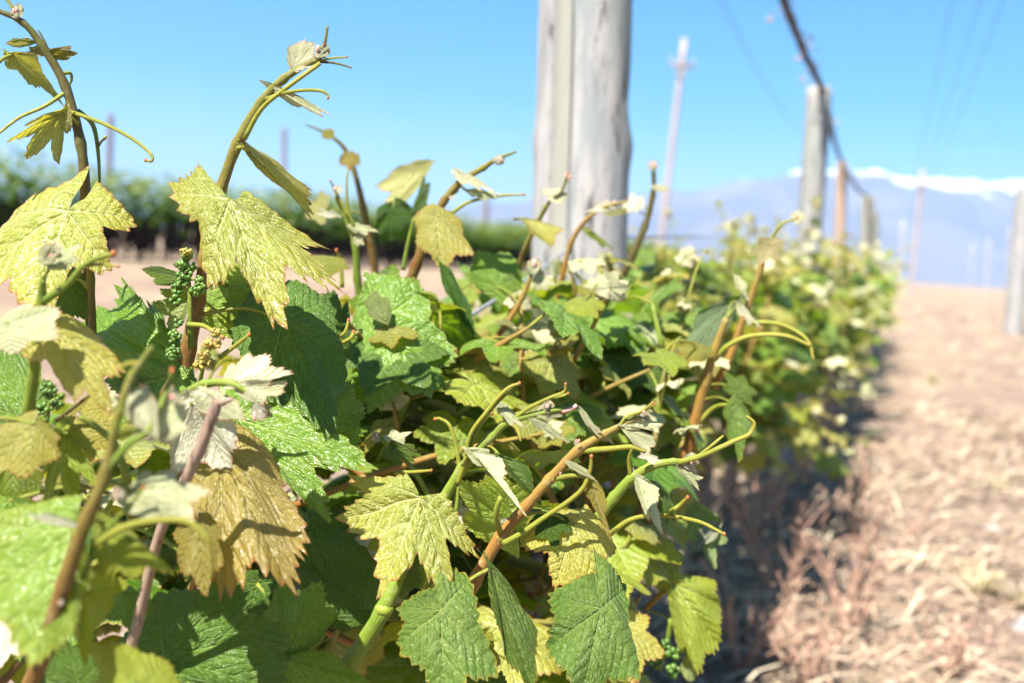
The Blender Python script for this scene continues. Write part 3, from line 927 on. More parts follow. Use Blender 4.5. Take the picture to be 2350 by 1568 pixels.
s.leaf('young', (78, 98, .69), [(60, 90), (30, 90), (12, 100), (35, 112), (60, 108)][::-1], n=(0, -.5, .8), N=90, sinus=.85)
s.leaf('bronze', (105, 118, .685), [(125, 110), (160, 106), (176, 124), (150, 140), (120, 138)], n=(0, -.4, .8), N=110, sinus=.8, node=(92, 105, .685), pr=3)
s.leaf('bronze', (100, 118, .69), [(90, 105), (70, 110), (62, 122), (78, 130), (95, 130)], N=90, sinus=.8)
s.bud(40, 38, .68, 30, 100, k=3)
s.pet([(30, 25, .68), (24, 10, .68), (12, -6, .68)], 3.5, 1)
s.leaf('pale', (68, 98, .70), [(60, 85), (52, 90), (50, 100), (60, 108), (68, 108)], N=70)
s.done()
# big yellow leaf on the left
s = S(V1, [(215, 1010, .72), (215, 850, .70), (208, 640, .685), (205, 560, .69)], [9, 9, 8, 7], ('stem_dark', 'petiole', 'tendril', 'pink'))
s.leaf('young', (155, 487, .665), [(282, 466), (232, 592), (72, 705), (-115, 640), (0, 468)], n=(-.12, .62, .78), node=(205, 600, .69), sinus=.78, droop=.2, wave=.06, pillow=.05, base_r=.72, seal=160)
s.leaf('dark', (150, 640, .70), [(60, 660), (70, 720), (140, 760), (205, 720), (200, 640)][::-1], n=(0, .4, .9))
s.done()

# --- shoot 2: the central shoot with the large leaf
s = S(V1, [(422, 900, .725), (432, 800, .72), (455, 690, .715), (470, 590, .71), (478, 520, .715), (505, 440, .715), (545, 330, .71), (598, 238, .705), (650, 182, .70), (700, 150, .70), (738, 134, .70)], [17, 17, 15, 13, 13, 13, 12, 11, 9, 7, 5], ('stem', 'petiole', 'tendril', 'pink'), seg=14)
s.leaf('young', (527, 457, .69), [(738, 552, 0.5), (763, 638, .5), (636, 728, -.5), (471, 628), (386, 428, 1.0)], n=(.05, .55, .82), node=(480, 545, .705), sinus=.66, droop=.10, wave=.035, pillow=.055, tooth=.13, base_r=.60, seal=152, N=240)
s.leaf('young', (552, 340, .705), [(575, 342), (600, 375), (720, 492), (722, 430, 1.2), (650, 360, 1.5)][::-1], n=(.45, -.35, .75), node=(540, 352, .71), sinus=.85, tooth=.11, droop=.12, seal=150)
s.leaf('pale', (622, 192, .70), [(640, 200), (680, 215), (752, 252), (735, 262), (660, 232)], n=(-.2, .3, .9), N=110, sinus=.8, tooth=.1)
s.tendril([(610, 228, .70), (650, 212, .695), (700, 206, .69), (735, 209, .687), (752, 218, .687), (753, 225, .687)], 4.2)
s.pet([(560, 320, .705), (600, 250, .70), (660, 200, .695), (735, 145, .697)], 5, 2)
s.tendril([(735, 140, .70), (765, 134, .698), (797, 131, .695)], 2.8)
s.tendril([(735, 142, .70), (770, 146, .698), (806, 155, .695)], 2.8, mat='stem_dark')
s.leaf('pale', (672, 162, .70), [(660, 140), (662, 112), (690, 98), (722, 102), (728, 138)], n=(-.2, .2, .95), N=130, sinus=.9, tooth=.13, cup=.15, seal=150)
s.bud(733, 128, .70, 34, 70, k=3)
s.pet([(742, 112, .70), (748, 85, .70), (751, 60, .70)], 3.5, 0)
# flower cluster beside it
s.cluster([(438, 800, .705), (436, 730, .70), (434, 650, .70), (425, 585, .70)], [(427, 584, .70, 14, 12, 24), (416, 608, .70, 16, 12, 28), (438, 612, .70, 14, 12, 20), (424, 632, .70, 18, 12, 26), (408, 662, .70, 14, 16, 26), (420, 645, .70, 18, 14, 26), (404, 690, .70, 12, 10, 14), (458, 662, .70, 14, 14, 26), (446, 668, .70, 12, 12, 18),
           (400, 772, .695, 15, 16, 26), (398, 812, .695, 18, 18, 34), (410, 740, .695, 10, 10, 10), (455, 640, .70, 8, 8, 8)], 'berry', 6.0)
s.cluster([(420, 590, .695), (424, 580, .695), (430, 572, .695)], [(425, 577, .695, 14, 7, 12)], 'berry_young', 5)
s.tendril([(432, 745, .70), (465, 748, .69), (490, 758, .685), (512, 775, .68)], 5.5)
s.cluster([(455, 900, .66), (462, 860, .65), (480, 800, .64)], [(492, 762, .63, 12, 12, 20), (478, 790, .63, 16, 12, 24), (470, 815, .635, 14, 12, 20), (458, 840, .64, 12, 12, 20), (482, 835, .64, 12, 10, 18), (500, 790, .63, 8, 10, 10)], 'berry_young', 5.5)
s.tendril([(505, 820, .64), (540, 795, .635), (572, 768, .63)], 5.5)
# little leaf left of the cluster
s.leaf('felt', (428, 640, .72), [(400, 650), (360, 655), (322, 614), (350, 606), (410, 622)], n=(-.2, .5, .8), sinus=.85, N=130)
s.leaf('lime', (432, 690, .73), [(415, 650), (372, 665), (355, 700), (395, 770), (425, 740)], n=(-.3, .2, .9), sinus=.7, N=150)
# toothed bright green leaf rising to the left
s.leaf('green', (432, 868, .71), [(240, 875), (172, 715), (283, 645), (360, 700), (420, 800)], n=(-.25, .5, .8), sinus=.74, tooth=.12, droop=.06, pillow=.05, base_r=.6, N=200)
s.leaf('green', (400, 880, .72), [(300, 930), (240, 880), (330, 820), (420, 830), (450, 870)], n=(-.2, .4, .9), sinus=.8)
# yellow-green leaf behind the big one
s.leaf('lime', (482, 708, .75), [(500, 640), (560, 640), (700, 690), (650, 770), (540, 780)], n=(.1, .25, .95), node=(445, 760, .725), sinus=.72, droop=.08, pr=6)
s.leaf('lime', (520, 655, .755), [(490, 590), (530, 590), (610, 640), (640, 720), (520, 740)], n=(.1, .35, .9), sinus=.8)
# olive leaf to the right and the large leaf with its shade put into a dark green
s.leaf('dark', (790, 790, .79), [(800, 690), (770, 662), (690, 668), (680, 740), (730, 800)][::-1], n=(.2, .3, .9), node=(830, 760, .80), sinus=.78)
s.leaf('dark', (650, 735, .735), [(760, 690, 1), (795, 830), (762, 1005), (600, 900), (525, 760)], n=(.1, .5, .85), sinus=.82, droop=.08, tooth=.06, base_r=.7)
s.leaf('green', (545, 962, .70), [(700, 870), (848, 1058), (735, 1172), (600, 1090), (520, 1050)], n=(-.05, .55, .82), sinus=.72, tooth=.09, droop=.12, N=220)
s.leaf('green', (740, 985, .735), [(742, 900), (800, 870), (838, 935), (820, 1010), (770, 1060)], n=(.1, .5, .85), sinus=.82, tooth=.09, wave=.12)
s.tendril([(730, 795, .76), (765, 780, .755), (790, 765, .75), (800, 735, .75)], 5)
s.tendril([(735, 812, .76), (770, 795, .755), (805, 775, .75), (812, 762, .75)], 5)
s.done()

# --- shoot 3: blurred shoot close to the lens, bottom left
s = S(V1, [(40, 1640, .47), (100, 1500, .46), (150, 1330, .455), (200, 1190, .45), (240, 1090, .45), (262, 990, .45), (300, 870, .45), (350, 795, .45)], [20, 19, 17, 15, 13, 9, 8, 6], ('stem', 'petiole', 'tendril', 'pink'))
s.tendril([(272, 960, .45), (298, 870, .45), (318, 835, .45), (290, 838, .45), (272, 850, .45)], 7)
s.tendril([(240, 1085, .45), (300, 1020, .45), (345, 985, .45), (385, 900, .46), (395, 850, .46)], 8, mat='stem_green')
s.leaf('pale', (350, 995, .45), [(330, 990), (290, 960), (285, 910), (335, 885), (365, 930)], n=(-.3, .3, .9), N=110, cup=.2, sinus=.9)
s.leaf('pale', (360, 1000, .455), [(360, 940), (395, 890), (430, 945), (430, 990), (400, 1010)], n=(.2, .4, .9), N=110, cup=.2, sinus=.9)
s.bud(395, 925, .455, 28, 80, k=2)
s.leaf('pale', (300, 1128, .46), [(330, 1080), (390, 1068), (478, 1120), (440, 1195), (320, 1190)], n=(0, .45, .85), N=130, sinus=.75, node=(245, 1105, .45), pr=7)
s.bud(280, 1130, .45, 28, 190, k=2)
s.leaf('pale', (180, 1200, .45), [(160, 1195), (110, 1180), (60, 1185), (110, 1205), (160, 1212)], n=(0, .5, .8), N=90, sinus=.9)
s.leaf('lime', (235, 1200, .47), [(300, 1210), (392, 1300), (300, 1320), (225, 1310), (205, 1240)], n=(.05, .5, .85), node=(200, 1200, .452), sinus=.75, droop=.2)
s.tendril([(215, 1250, .455), (290, 1210, .45), (360, 1195, .45), (430, 1205, .45), (478, 1245, .45), (490, 1320, .455)], 8, tip=False)
s.tendril([(190, 1330, .46), (230, 1240, .455), (290, 1160, .45), (330, 1120, .45)], 6, mat='stem_green')
s.leaf('lime', (165, 1215, .48), [(-40, 1200), (-110, 1420), (62, 1512), (170, 1440), (195, 1310)][::-1], n=(-.1, .55, .83), sinus=.85, droop=.1, pillow=.05)
s.leaf('lime', (195, 1360, .50), [(260, 1290), (290, 1340), (250, 1400), (190, 1530), (160, 1450)], n=(0, .4, .9), sinus=.8)
s.bud(143, 1380, .45, 16, 180, k=1)
s.leaf('pale', (20, 1420, .55), [(-30, 1380), (-60, 1480), (0, 1540), (60, 1500), (60, 1420)], n=(0, .4, .9))
s.done()
# bottom edge yellow leaf close to the lens
s = S(V1, [(330, 1700, .47), (320, 1600, .46), (300, 1560, .46)], [8, 8, 7], ('stem_green', 'petiole', 'tendril', 'pink'))
s.leaf('lime', (330, 1600, .46), [(200, 1610), (190, 1470), (265, 1470), (370, 1510), (420, 1600)], n=(-.1, .45, .9), sinus=.85, droop=.25)
s.done()

# --- shoots and leaves of the left middle ground
s = S(V1, [(45, 1120, .60), (65, 950, .57), (85, 790, .555), (95, 690, .55), (98, 640, .545)], [14, 13, 12, 10, 8], ('stem_green', 'petiole', 'tendril', 'pink'))
s.bud(100, 600, .54, 46, 50, k=3)
s.leaf('pale', (120, 610, .54), [(110, 590), (130, 560), (192, 560), (180, 600), (150, 620)], n=(0, .5, .85), N=100, cup=.15)
s.leaf('pale', (15, 745, .53), [(60, 690), (128, 700), (125, 770), (20, 805), (-60, 780)], n=(-.1, .55, .82), sinus=.85, N=140)
s.tendril([(100, 692, .55), (150, 650, .54), (205, 605, .535), (260, 582, .53)], 8, mat='stem_green')
s.tendril([(200, 610, .538), (235, 608, .535), (272, 612, .53)], 4.5)
s.leaf('young', (125, 762, .555), [(215, 745), (278, 830), (250, 935), (160, 890), (45, 800)], n=(.1, .6, .8), node=(92, 745, .553), sinus=.8, droop=.22)
s.leaf('green', (60, 960, .60), [(0, 1000), (-70, 920), (-20, 800), (80, 815), (110, 880)], n=(-.2, .4, .9), sinus=.85, pillow=.05)
s.cluster([(105, 970, .60), (112, 930, .60), (118, 890, .60)], [(110, 895, .60, 18, 14, 26), (125, 920, .60, 22, 20, 36), (100, 940, .60, 14, 14, 22)], 'berry', 6)
s.tendril([(130, 965, .60), (170, 935, .595), (208, 905, .59)], 5, tip=False, mat='stem_dark')
s.leaf('young', (150, 1000, .62), [(150, 930), (210, 900), (275, 960), (260, 1020), (200, 1060)], n=(0, .5, .85), sinus=.8, pillow=.05)
s.done()
s = S(V1, [(300, 1200, .60), (290, 1100, .58), (262, 1020, .56), (215, 975, .55), (182, 958, .545)], [9, 9, 8, 6, 6], ('stem_green', 'petiole', 'tendril', 'pink'))
s.bud(186, 958, .545, 16, 170, k=1)
s.leaf('young', (80, 975, .54), [(125, 990), (130, 1040), (55, 1090), (-50, 1080), (-30, 985)], n=(-.1, .55, .82), node=(-20, 960, .55), sinus=.85, droop=.2)
s.leaf('lime', (150, 985, .575), [(215, 1030), (232, 1120), (170, 1165), (90, 1160), (85, 1090)], n=(0, .5, .85), sinus=.6, droop=.1, pillow=.06)
s.leaf('lime', (30, 1060, .58), [(90, 1085), (100, 1130), (30, 1175), (-40, 1150), (-30, 1090)], n=(0, -.2, .9), sinus=.8)
s.leaf('green', (20, 1150, .57), [(80, 1150), (140, 1190), (110, 1270), (10, 1280), (-60, 1200)], n=(0, .6, .8), pillow=.06)
s.done()

# --- the dry broken cane with a leaf and a bud at its end
cb = empty('dry_cane_stub', at(300, 1490, .60))
mb = MB()
mb.tube([at(290, 1520, .60), at(318, 1420, .59), at(365, 1230, .575), at(412, 1130, .56), (at(455, 1040, .55)), at(495, 935, .545), at(500, 918, .545)], [13 / F * .57, 13 / F * .57, 12 / F * .57, 13 / F * .55, 14 / F * .55, 13 / F * .55, 8 / F * .55], 0, 10, 6, wob=.25)
mb.build('stem', ['cane'], cb)
mb = MB()
mb.tube([at(490, 930, .545), at(515, 922, .543), at(535, 915, .543)], [10 / F * .55, 8 / F * .55, 4 / F * .55], 0, 8, 4, wob=.3)
mb.build('broken_end', ['cane'], cb)
tag(cb, 'dry brown broken cane poking up before a whitish leaf', 'cane')

s = S(V1, [(400, 960, .63), (420, 912, .62), (470, 882, .61), (530, 880, .60), (575, 905, .60)], [12, 11, 10, 9, 7], ('stem_green', 'petiole', 'tendril', 'pink'))
s.leaf('pale', (440, 930, .60), [(520, 925), (548, 1000), (530, 1080), (395, 1078), (372, 990)][::-1], n=(0, -.3, .9), sinus=.85, N=150, droop=.1)
s.leaf('pale', (460, 905, .60), [(440, 900), (450, 940), (500, 960), (560, 960), (540, 915)][::-1], n=(0, .3, .9), sinus=.9, N=110)
s.leaf('pale', (530, 880, .60), [(522, 835), (560, 808), (610, 810), (668, 852), (600, 885)], n=(-.1, .45, .85), sinus=.78, N=150, tooth=.1)
s.leaf('pale', (545, 885, .60), [(600, 872), (655, 870), (640, 900), (600, 925), (560, 915)], n=(0, .5, .85), sinus=.9, N=110)
s.bud(585, 930, .60, 52, 300, k=4)
s.tendril([(372, 905, .62), (385, 880, .615), (398, 855, .61)], 6, mat='stem')
# bronze leaf in the sun with cast shadow across it
s.leaf('bronze', (505, 1035, .62), [(620, 1025, 1), (700, 1195), (660, 1325), (510, 1325), (405, 1200)], n=(.05, .6, .8), node=(470, 985, .625), sinus=.86, droop=.16, pillow=.055, tooth=.10, base_r=.6, N=210)
s.leaf('bronze', (455, 1195, .57), [(505, 1210), (512, 1290), (468, 1362), (408, 1300), (395, 1220)], n=(0, .55, .83), sinus=.8, droop=.1, pillow=.06)
s.done()

V1 = NEAR
# --- shoot 4: green shoot, lower centre
s = S(V1, [(770, 1600, .70), (800, 1530, .695), (880, 1400, .685), (935, 1280, .69), (1010, 1160, .695), (1062, 1075, .69), (1130, 1000, .685), (1170, 968, .68), (1255, 945, .675), (1300, 938, .675)], [20, 20, 18, 15, 13, 12, 10, 8, 6, 5], ('stem_green', 'petiole', 'tendril', 'pink'), seg=14)
s.mb.ball(at(882, 1398, .684), 24 / F * .685, 0, (1, 1, .7))
s.leaf('young', (965, 1143, .675), [(1093, 1248, .3), (1033, 1355), (874, 1357, -.3), (778, 1181), (806, 1078)], n=(-.02, .5, .86), node=(1000, 1165, .69), sinus=.60, droop=.10, pillow=.05, tooth=.13, base_r=.5, seal=146, N=240)
s.leaf('pale', (1085, 1038, .675), [(1120, 1030), (1150, 1050), (1205, 1185), (1140, 1100), (1085, 1062)], n=(-.25, .35, .9), node=(1062, 1068, .685), sinus=.72, N=150, pr=4, tooth=.09)
s.leaf('felt', (1150, 1050, .675), [(1170, 1045), (1215, 1070), (1250, 1160), (1205, 1120), (1160, 1090)], n=(.5, .3, .8), sinus=.8, N=130)
s.tendril([(1050, 1110, .69), (1065, 1060, .685), (1080, 1000, .68), (1120, 940, .675), (1165, 895, .67), (1192, 880, .67)], 5.5)
s.tendril([(1062, 1075, .69), (1090, 1000, .682), (1130, 935, .676), (1178, 890, .672)], 5, mat='stem_green', tip=False)
s.tendril([(1075, 1040, .688), (1098, 985, .684), (1122, 955, .682), (1130, 950, .68)], 4)
s.tendril([(1045, 1150, .70), (1050, 1060, .70), (1035, 985, .70), (1010, 958, .70), (998, 962, .70)], 5)
s.tendril([(1030, 1225, .69), (1048, 1170, .69), (1052, 1110, .69)], 5, tip=False, mat='stem_green')
s.tendril([(1175, 965, .68), (1210, 935, .675), (1265, 912, .67), (1292, 898, .668), (1298, 882, .667)], 4.5)
s.tendril([(1270, 912, .67), (1290, 906, .668), (1304, 903, .667)], 4)
s.leaf('pale', (1140, 925, .68), [(1160, 925), (1180, 945), (1205, 980), (1170, 975), (1145, 950)], n=(0, .4, .9), N=100, sinus=.8)
s.leaf('pale', (1225, 965, .675), [(1250, 965), (1285, 990), (1310, 1015), (1270, 1000), (1235, 980)], n=(.1, .4, .9), N=110, tooth=.12, sinus=.85)
s.leaf('pale', (1240, 950, .675), [(1238, 930), (1260, 915), (1310, 945), (1290, 955), (1260, 962)], n=(0, .5, .85), N=100)
s.bud(1255, 945, .675, 26, 70, k=2)
s.pet([(1290, 945, .675), (1312, 938, .674), (1324, 930, .674)], 4.5, 3)
s.bud(905, 1378, .69, 26, 0, k=1, pink=False)
s.done()
# grey-white young leaf tuft
s = S(V1, [(1000, 1170, .78), (950, 1080, .765), (900, 1030, .76), (870, 1005, .76)], [6, 6, 5, 4], ('stem_green', 'petiole', 'tendril', 'pink'))
s.leaf('pale', (900, 1010, .755), [(880, 1000), (900, 985), (945, 988), (925, 1020), (960, 1035)][::1], n=(0, .4, .9), N=110)
s.leaf('felt', (905, 1025, .755), [(950, 1020), (968, 1045), (950, 1060), (905, 1068), (880, 1050)], n=(0, .5, .9), N=130, sinus=.7)
s.bud(868, 1010, .76, 24, 140, k=2)
s.tendril([(905, 1085, .75), (950, 1082, .745), (990, 1080, .74)], 4.5)
s.done()

# --- shoot 5: orange-brown shoot
s = S(V1, [(1060, 1400, .70), (1088, 1335, .695), (1150, 1230, .69), (1205, 1165, .685), (1262, 1100, .68), (1325, 1035, .675), (1390, 995, .67), (1440, 970, .667), (1470, 955, .665)], [15, 15, 14, 12.5, 11.5, 11, 8, 6, 5], ('stem_orange', 'petiole', 'tendril', 'pink'), seg=14)
s.mb.ball(at(1150, 1232, .69), 19 / F * .69, 0, (1, 1, .8))
s.mb.ball(at(1265, 1098, .68), 15 / F * .68, 0, (1, 1, .8))
s.tendril([(1155, 1248, .685), (1195, 1225, .68), (1250, 1192, .675), (1305, 1150, .67), (1340, 1115, .665), (1356, 1080, .662), (1357, 1048, .66)], 6)
s.pet([(1148, 1222, .685), (1138, 1180, .675), (1150, 1140, .67)], 6, 1)
s.bud(1152, 1200, .685, 16, 60, k=1)
s.bud(1275, 1085, .68, 22, 30, k=1)
s.pet([(1272, 1100, .68), (1310, 1092, .672), (1352, 1092, .668)], 5.5, 1)
s.leaf('pale', (1305, 1062, .67), [(1320, 1060), (1345, 1075), (1370, 1105), (1335, 1090), (1308, 1075)], n=(-.3, .4, .8), N=110)
s.leaf('bronze', (1350, 1100, .67), [(1368, 1100), (1395, 1150), (1402, 1242), (1370, 1180), (1340, 1125)], n=(-.55, .2, .8), N=140, sinus=.8, fold=.15)
s.pet([(1335, 1035, .675), (1400, 1030, .668), (1450, 1026, .665), (1482, 1036, .663)], 6, 2)
s.leaf('pale', (1335, 945, .675), [(1345, 945), (1365, 975), (1385, 995), (1370, 1000), (1345, 975)], n=(-.2, .4, .9), N=100)
s.leaf('pale', (1352, 975, .676), [(1375, 980), (1400, 1000), (1412, 1018), (1385, 1012), (1360, 998)], n=(.1, .4, .9), N=100)
s.leaf('pale', (1430, 975, .665), [(1450, 955), (1490, 945), (1520, 975), (1495, 985), (1455, 985)], n=(0, .5, .85), N=120, sinus=.9, tooth=.12)
s.leaf('pale', (1440, 990, .665), [(1465, 985), (1500, 995), (1506, 1020), (1490, 1040), (1455, 1020)], n=(.1, .4, .9), N=120, sinus=.9)
s.bud(1470, 955, .665, 24, 20, k=2)
s.tendril([(1420, 982, .667), (1435, 955, .665), (1470, 942, .662), (1498, 925, .66)], 4)
s.tendril([(1435, 960, .665), (1465, 945, .663), (1502, 928, .66)], 3.5)
s.bud(1328, 1022, .672, 20, 100, k=1)
# darker underside behind the stem
s.leaf('lime', (1190, 1225, .735), [(1305, 1235), (1300, 1170), (1150, 1095), (1045, 1100), (1065, 1215)][::-1], n=(0, -.3, .9), sinus=.88, droop=.05)
s.leaf('dark', (1265, 1180, .70), [(1305, 1190), (1315, 1215), (1275, 1262), (1230, 1230), (1215, 1195)], n=(0, .5, .85), N=130, tooth=.11)
s.leaf('young', (1318, 1205, .70), [(1415, 1255), (1385, 1345), (1275, 1335), (1195, 1250), (1235, 1180)], n=(0, .5, .86), sinus=.74, droop=.12, pillow=.06, base_r=.6, N=200)
s.leaf('young', (1260, 1175, .715), [(1330, 1195), (1310, 1210), (1240, 1250), (1195, 1235), (1210, 1190)], n=(0, .4, .9), N=120)
s.done()

# --- shoot 6: green shoot with folded pale leaf, right of centre
s = S(V1, [(1330, 1270, .74), (1370, 1195, .735), (1410, 1140, .73), (1450, 1098, .725), (1495, 1070, .72), (1545, 1060, .715), (1585, 1062, .71)], [14, 13, 12, 11, 10, 8, 6], ('stem_green', 'petiole', 'tendril', 'pink'), seg=12)
s.leaf('pale', (1462, 1095, .72), [(1480, 1095), (1510, 1120), (1520, 1228), (1480, 1190), (1456, 1120)], n=(-.4, .25, .9), N=140, sinus=.8, tooth=.09)
s.leaf('felt', (1500, 1120, .72), [(1525, 1112), (1550, 1150), (1555, 1195), (1535, 1200), (1510, 1165)], n=(.5, .3, .8), N=120, sinus=.85)
s.leaf('pale', (1490, 1045, .71), [(1470, 1040), (1462, 1050), (1500, 1068), (1520, 1060), (1510, 1050)], n=(0, .6, .8), N=90)
s.bud(1570, 1060, .71, 34, 0, k=2)
s.leaf('pale', (1560, 1075, .71), [(1590, 1075), (1615, 1095), (1605, 1125), (1585, 1110), (1565, 1090)], n=(.2, .4, .9), N=110, tooth=.12)
s.tendril([(1555, 1062, .71), (1600, 1050, .705), (1650, 1030, .70), (1690, 1012, .70), (1722, 1000, .70), (1730, 975, .70), (1712, 955, .70)], 6, tip=False)
s.tendril([(1600, 1050, .705), (1640, 1020, .70), (1660, 1000, .70)], 4, tip=False)
s.tendril([(1570, 1058, .71), (1600, 1048, .706), (1615, 1038, .705)], 4)
s.tendril([(1395, 1230, .74), (1450, 1195, .73), (1520, 1185, .72), (1600, 1195, .71), (1662, 1226, .70)], 5.5)
s.tendril([(1540, 1175, .72), (1565, 1158, .715), (1578, 1142, .71)], 5.5)
s.tendril([(1448, 1100, .725), (1445, 1060, .72), (1450, 1030, .715)], 5, tip=False)
s.done()

# --- lower leaves
s = S(V1, [(1010, 1640, .66), (1015, 1500, .65), (1012, 1420, .64)], [8, 8, 7], ('stem_green', 'petiole', 'tendril', 'pink'))
s.leaf('felt', (1012, 1402, .635), [(1078, 1328, 1), (1145, 1535), (1020, 1640), (912, 1478), (914, 1384)], n=(0, .45, .88), sinus=.84, droop=.10, pillow=.05, tooth=.09, base_r=.6, N=220)
s.leaf('felt', (1125, 1305, .665), [(1160, 1330, 1), (1240, 1440, .5), (1225, 1600), (1165, 1500), (1130, 1390)], n=(.2, .3, .9), sinus=.92, droop=.08)
s.leaf('felt', (1380, 1398, .655), [(1440, 1345, 1), (1475, 1545), (1335, 1610), (1262, 1480), (1265, 1358)], n=(.1, .45, .88), sinus=.86, droop=.14, pillow=.06, tooth=.08, base_r=.7, N=220)
s.leaf('lime', (1110, 1510, .69), [(1060, 1500), (1080, 1450), (1130, 1450), (1150, 1520), (1120, 1560)], n=(0, .4, .9))
s.leaf('dark', (1125, 1620, .70), [(1060, 1610), (1090, 1560), (1150, 1540), (1200, 1600), (1180, 1660)], n=(0, .4, .9))
s.pet([(1300, 1520, .68), (1330, 1470, .67), (1380, 1398, .656)], 7, 1)
s.leaf('green', (1010, 1345, .70), [(960, 1350), (960, 1300), (1020, 1290), (1050, 1330), (1040, 1370)], n=(0, .4, .9), N=120)
s.tendril([(970, 1400, .68), (1000, 1340, .675), (1020, 1320, .67)], 5, tip=False)
s.tendril([(968, 1360, .68), (985, 1320, .675), (1000, 1262, .67)], 4.5, tip=False)
s.done()
s = S(V1, [(700, 1640, .69), (680, 1560, .68), (664, 1515, .675)], [8, 8, 7], ('stem_green', 'petiole', 'tendril', 'pink'))
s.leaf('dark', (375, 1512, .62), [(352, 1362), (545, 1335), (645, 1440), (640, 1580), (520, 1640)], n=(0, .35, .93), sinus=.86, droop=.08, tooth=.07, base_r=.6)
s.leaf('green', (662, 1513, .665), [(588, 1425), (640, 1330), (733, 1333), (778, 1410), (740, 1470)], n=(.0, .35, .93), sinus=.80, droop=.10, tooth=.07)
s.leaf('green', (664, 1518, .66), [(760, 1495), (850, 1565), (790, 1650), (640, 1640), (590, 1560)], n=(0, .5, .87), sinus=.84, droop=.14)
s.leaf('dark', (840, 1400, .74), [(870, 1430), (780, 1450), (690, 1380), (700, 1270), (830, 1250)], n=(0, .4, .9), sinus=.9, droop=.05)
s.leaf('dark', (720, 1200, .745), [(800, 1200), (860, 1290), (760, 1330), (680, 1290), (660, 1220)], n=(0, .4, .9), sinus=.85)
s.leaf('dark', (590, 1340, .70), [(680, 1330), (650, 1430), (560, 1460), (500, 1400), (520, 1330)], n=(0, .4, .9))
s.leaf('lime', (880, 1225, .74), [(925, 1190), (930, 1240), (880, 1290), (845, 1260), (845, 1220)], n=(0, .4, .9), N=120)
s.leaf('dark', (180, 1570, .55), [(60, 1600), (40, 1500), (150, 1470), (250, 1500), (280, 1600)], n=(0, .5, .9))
s.leaf('green', (300, 1370, .60), [(350, 1400), (300, 1450), (240, 1420), (230, 1350), (270, 1330)], n=(0, .4, .9))
s.done()

# --- bright green leaf behind the centre, and shoots around it (slightly out of focus)
s = S(V1, [(900, 900, .93), (880, 800, .90), (868, 740, .885)], [8, 8, 7], ('stem_green', 'petiole', 'tendril', 'pink'))
s.leaf('green', (872, 737, .87), [(975, 662, .5), (1046, 808), (1008, 888), (842, 930), (795, 790)], n=(-.05, .45, .88), sinus=.86, droop=.08, pillow=.05, tooth=.07, base_r=.7, N=200)
s.leaf('lime', (885, 735, .86), [(900, 720), (895, 690), (860, 670), (838, 700), (845, 725)], n=(0, .3, .9), N=110, sinus=.95)
s.leaf('green', (850, 690, .92), [(800, 690), (840, 640), (900, 600), (960, 640), (960, 690)], n=(0, .4, .9), sinus=.85)
s.done()
s = S(V1, [(930, 680, .99), (955, 610, .98), (990, 520, .97), (1020, 460, .965), (1060, 415, .96), (1110, 385, .955), (1140, 365, .95), (1185, 348, .945)], [13, 12, 10, 9, 8, 7, 5, 3], ('stem', 'petiole', 'tendril', 'pink'))
s.leaf('young', (1002, 500, .945), [(1055, 500), (1088, 580), (1012, 612), (955, 560), (950, 487)], n=(0, .5, .87), sinus=.8, node=(1030, 490, .965), N=150, pr=5)
s.leaf('pale', (1050, 395, .955), [(1075, 395), (1110, 415), (1140, 440), (1100, 435), (1060, 420)], n=(0, .5, .85), N=90)
s.leaf('pale', (1075, 440, .955), [(1095, 430), (1150, 438), (1140, 455), (1110, 460), (1085, 450)], n=(0, .5, .85), N=90)
s.leaf('pale', (1040, 455, .96), [(1050, 445), (1060, 430), (1045, 425), (1030, 440), (1030, 455)], n=(0, .5, .85), N=90)
s.bud(1135, 370, .95, 26, 30, k=2)
s.tendril([(1035, 490, .965), (1080, 462, .96), (1150, 448, .955), (1203, 447, .95)], 4)
s.tendril([(925, 620, .985), (935, 560, .98), (950, 500, .975)], 5, tip=False, mat='stem_green')
s.done()
s = S(V1, [(830, 720, 1.02), (820, 640, 1.01), (815, 560, 1.0), (790, 490, .995), (770, 450, .99)], [9, 9, 8, 6, 4], ('stem_green', 'petiole', 'tendril', 'pink'))
s.leaf('pale', (805, 518, .99), [(820, 510), (850, 515), (868, 528), (840, 538), (815, 532)], n=(0, .6, .8), N=90)
s.leaf('pale', (775, 497, .99), [(760, 485), (735, 480), (722, 490), (745, 502), (765, 503)], n=(0, .5, .8), N=90)
s.leaf('pale', (815, 550, .99), [(825, 535), (840, 540), (835, 560), (820, 565), (812, 560)], n=(0, .5, .8), N=80)
s.tendril([(812, 520, .99), (800, 480, .985), (795, 420, .98), (800, 385, .98)], 3.5)
s.tendril([(800, 500, .99), (770, 440, .985), (758, 415, .98)], 3)
s.bud(770, 445, .985, 22, 80, k=2)
s.tendril([(785, 660, 1.0), (780, 600, .995), (772, 575, .99)], 5)
s.leaf('young', (700, 615, .93), [(690, 595), (720, 580), (790, 590), (800, 615), (740, 635)], n=(0, .6, .8), N=110, sinus=.9)
s.done()
s = S(V1, [(870, 700, 1.25), (855, 580, 1.23), (835, 480, 1.21), (812, 390, 1.2), (790, 340, 1.19), (752, 308, 1.18), (700, 285, 1.17)], [9, 9, 8, 6, 5, 4, 2], ('stem', 'petiole', 'tendril', 'pink'))
s.leaf('bronze', (803, 355, 1.18), [(825, 355), (825, 375), (803, 390), (780, 375), (778, 358)], n=(0, .6, .8), N=100, sinus=.9)
s.leaf('bronze', (752, 300, 1.17), [(768, 300), (768, 315), (752, 320), (738, 315), (738, 302)], n=(0, .6, .8), N=80, sinus=.9)
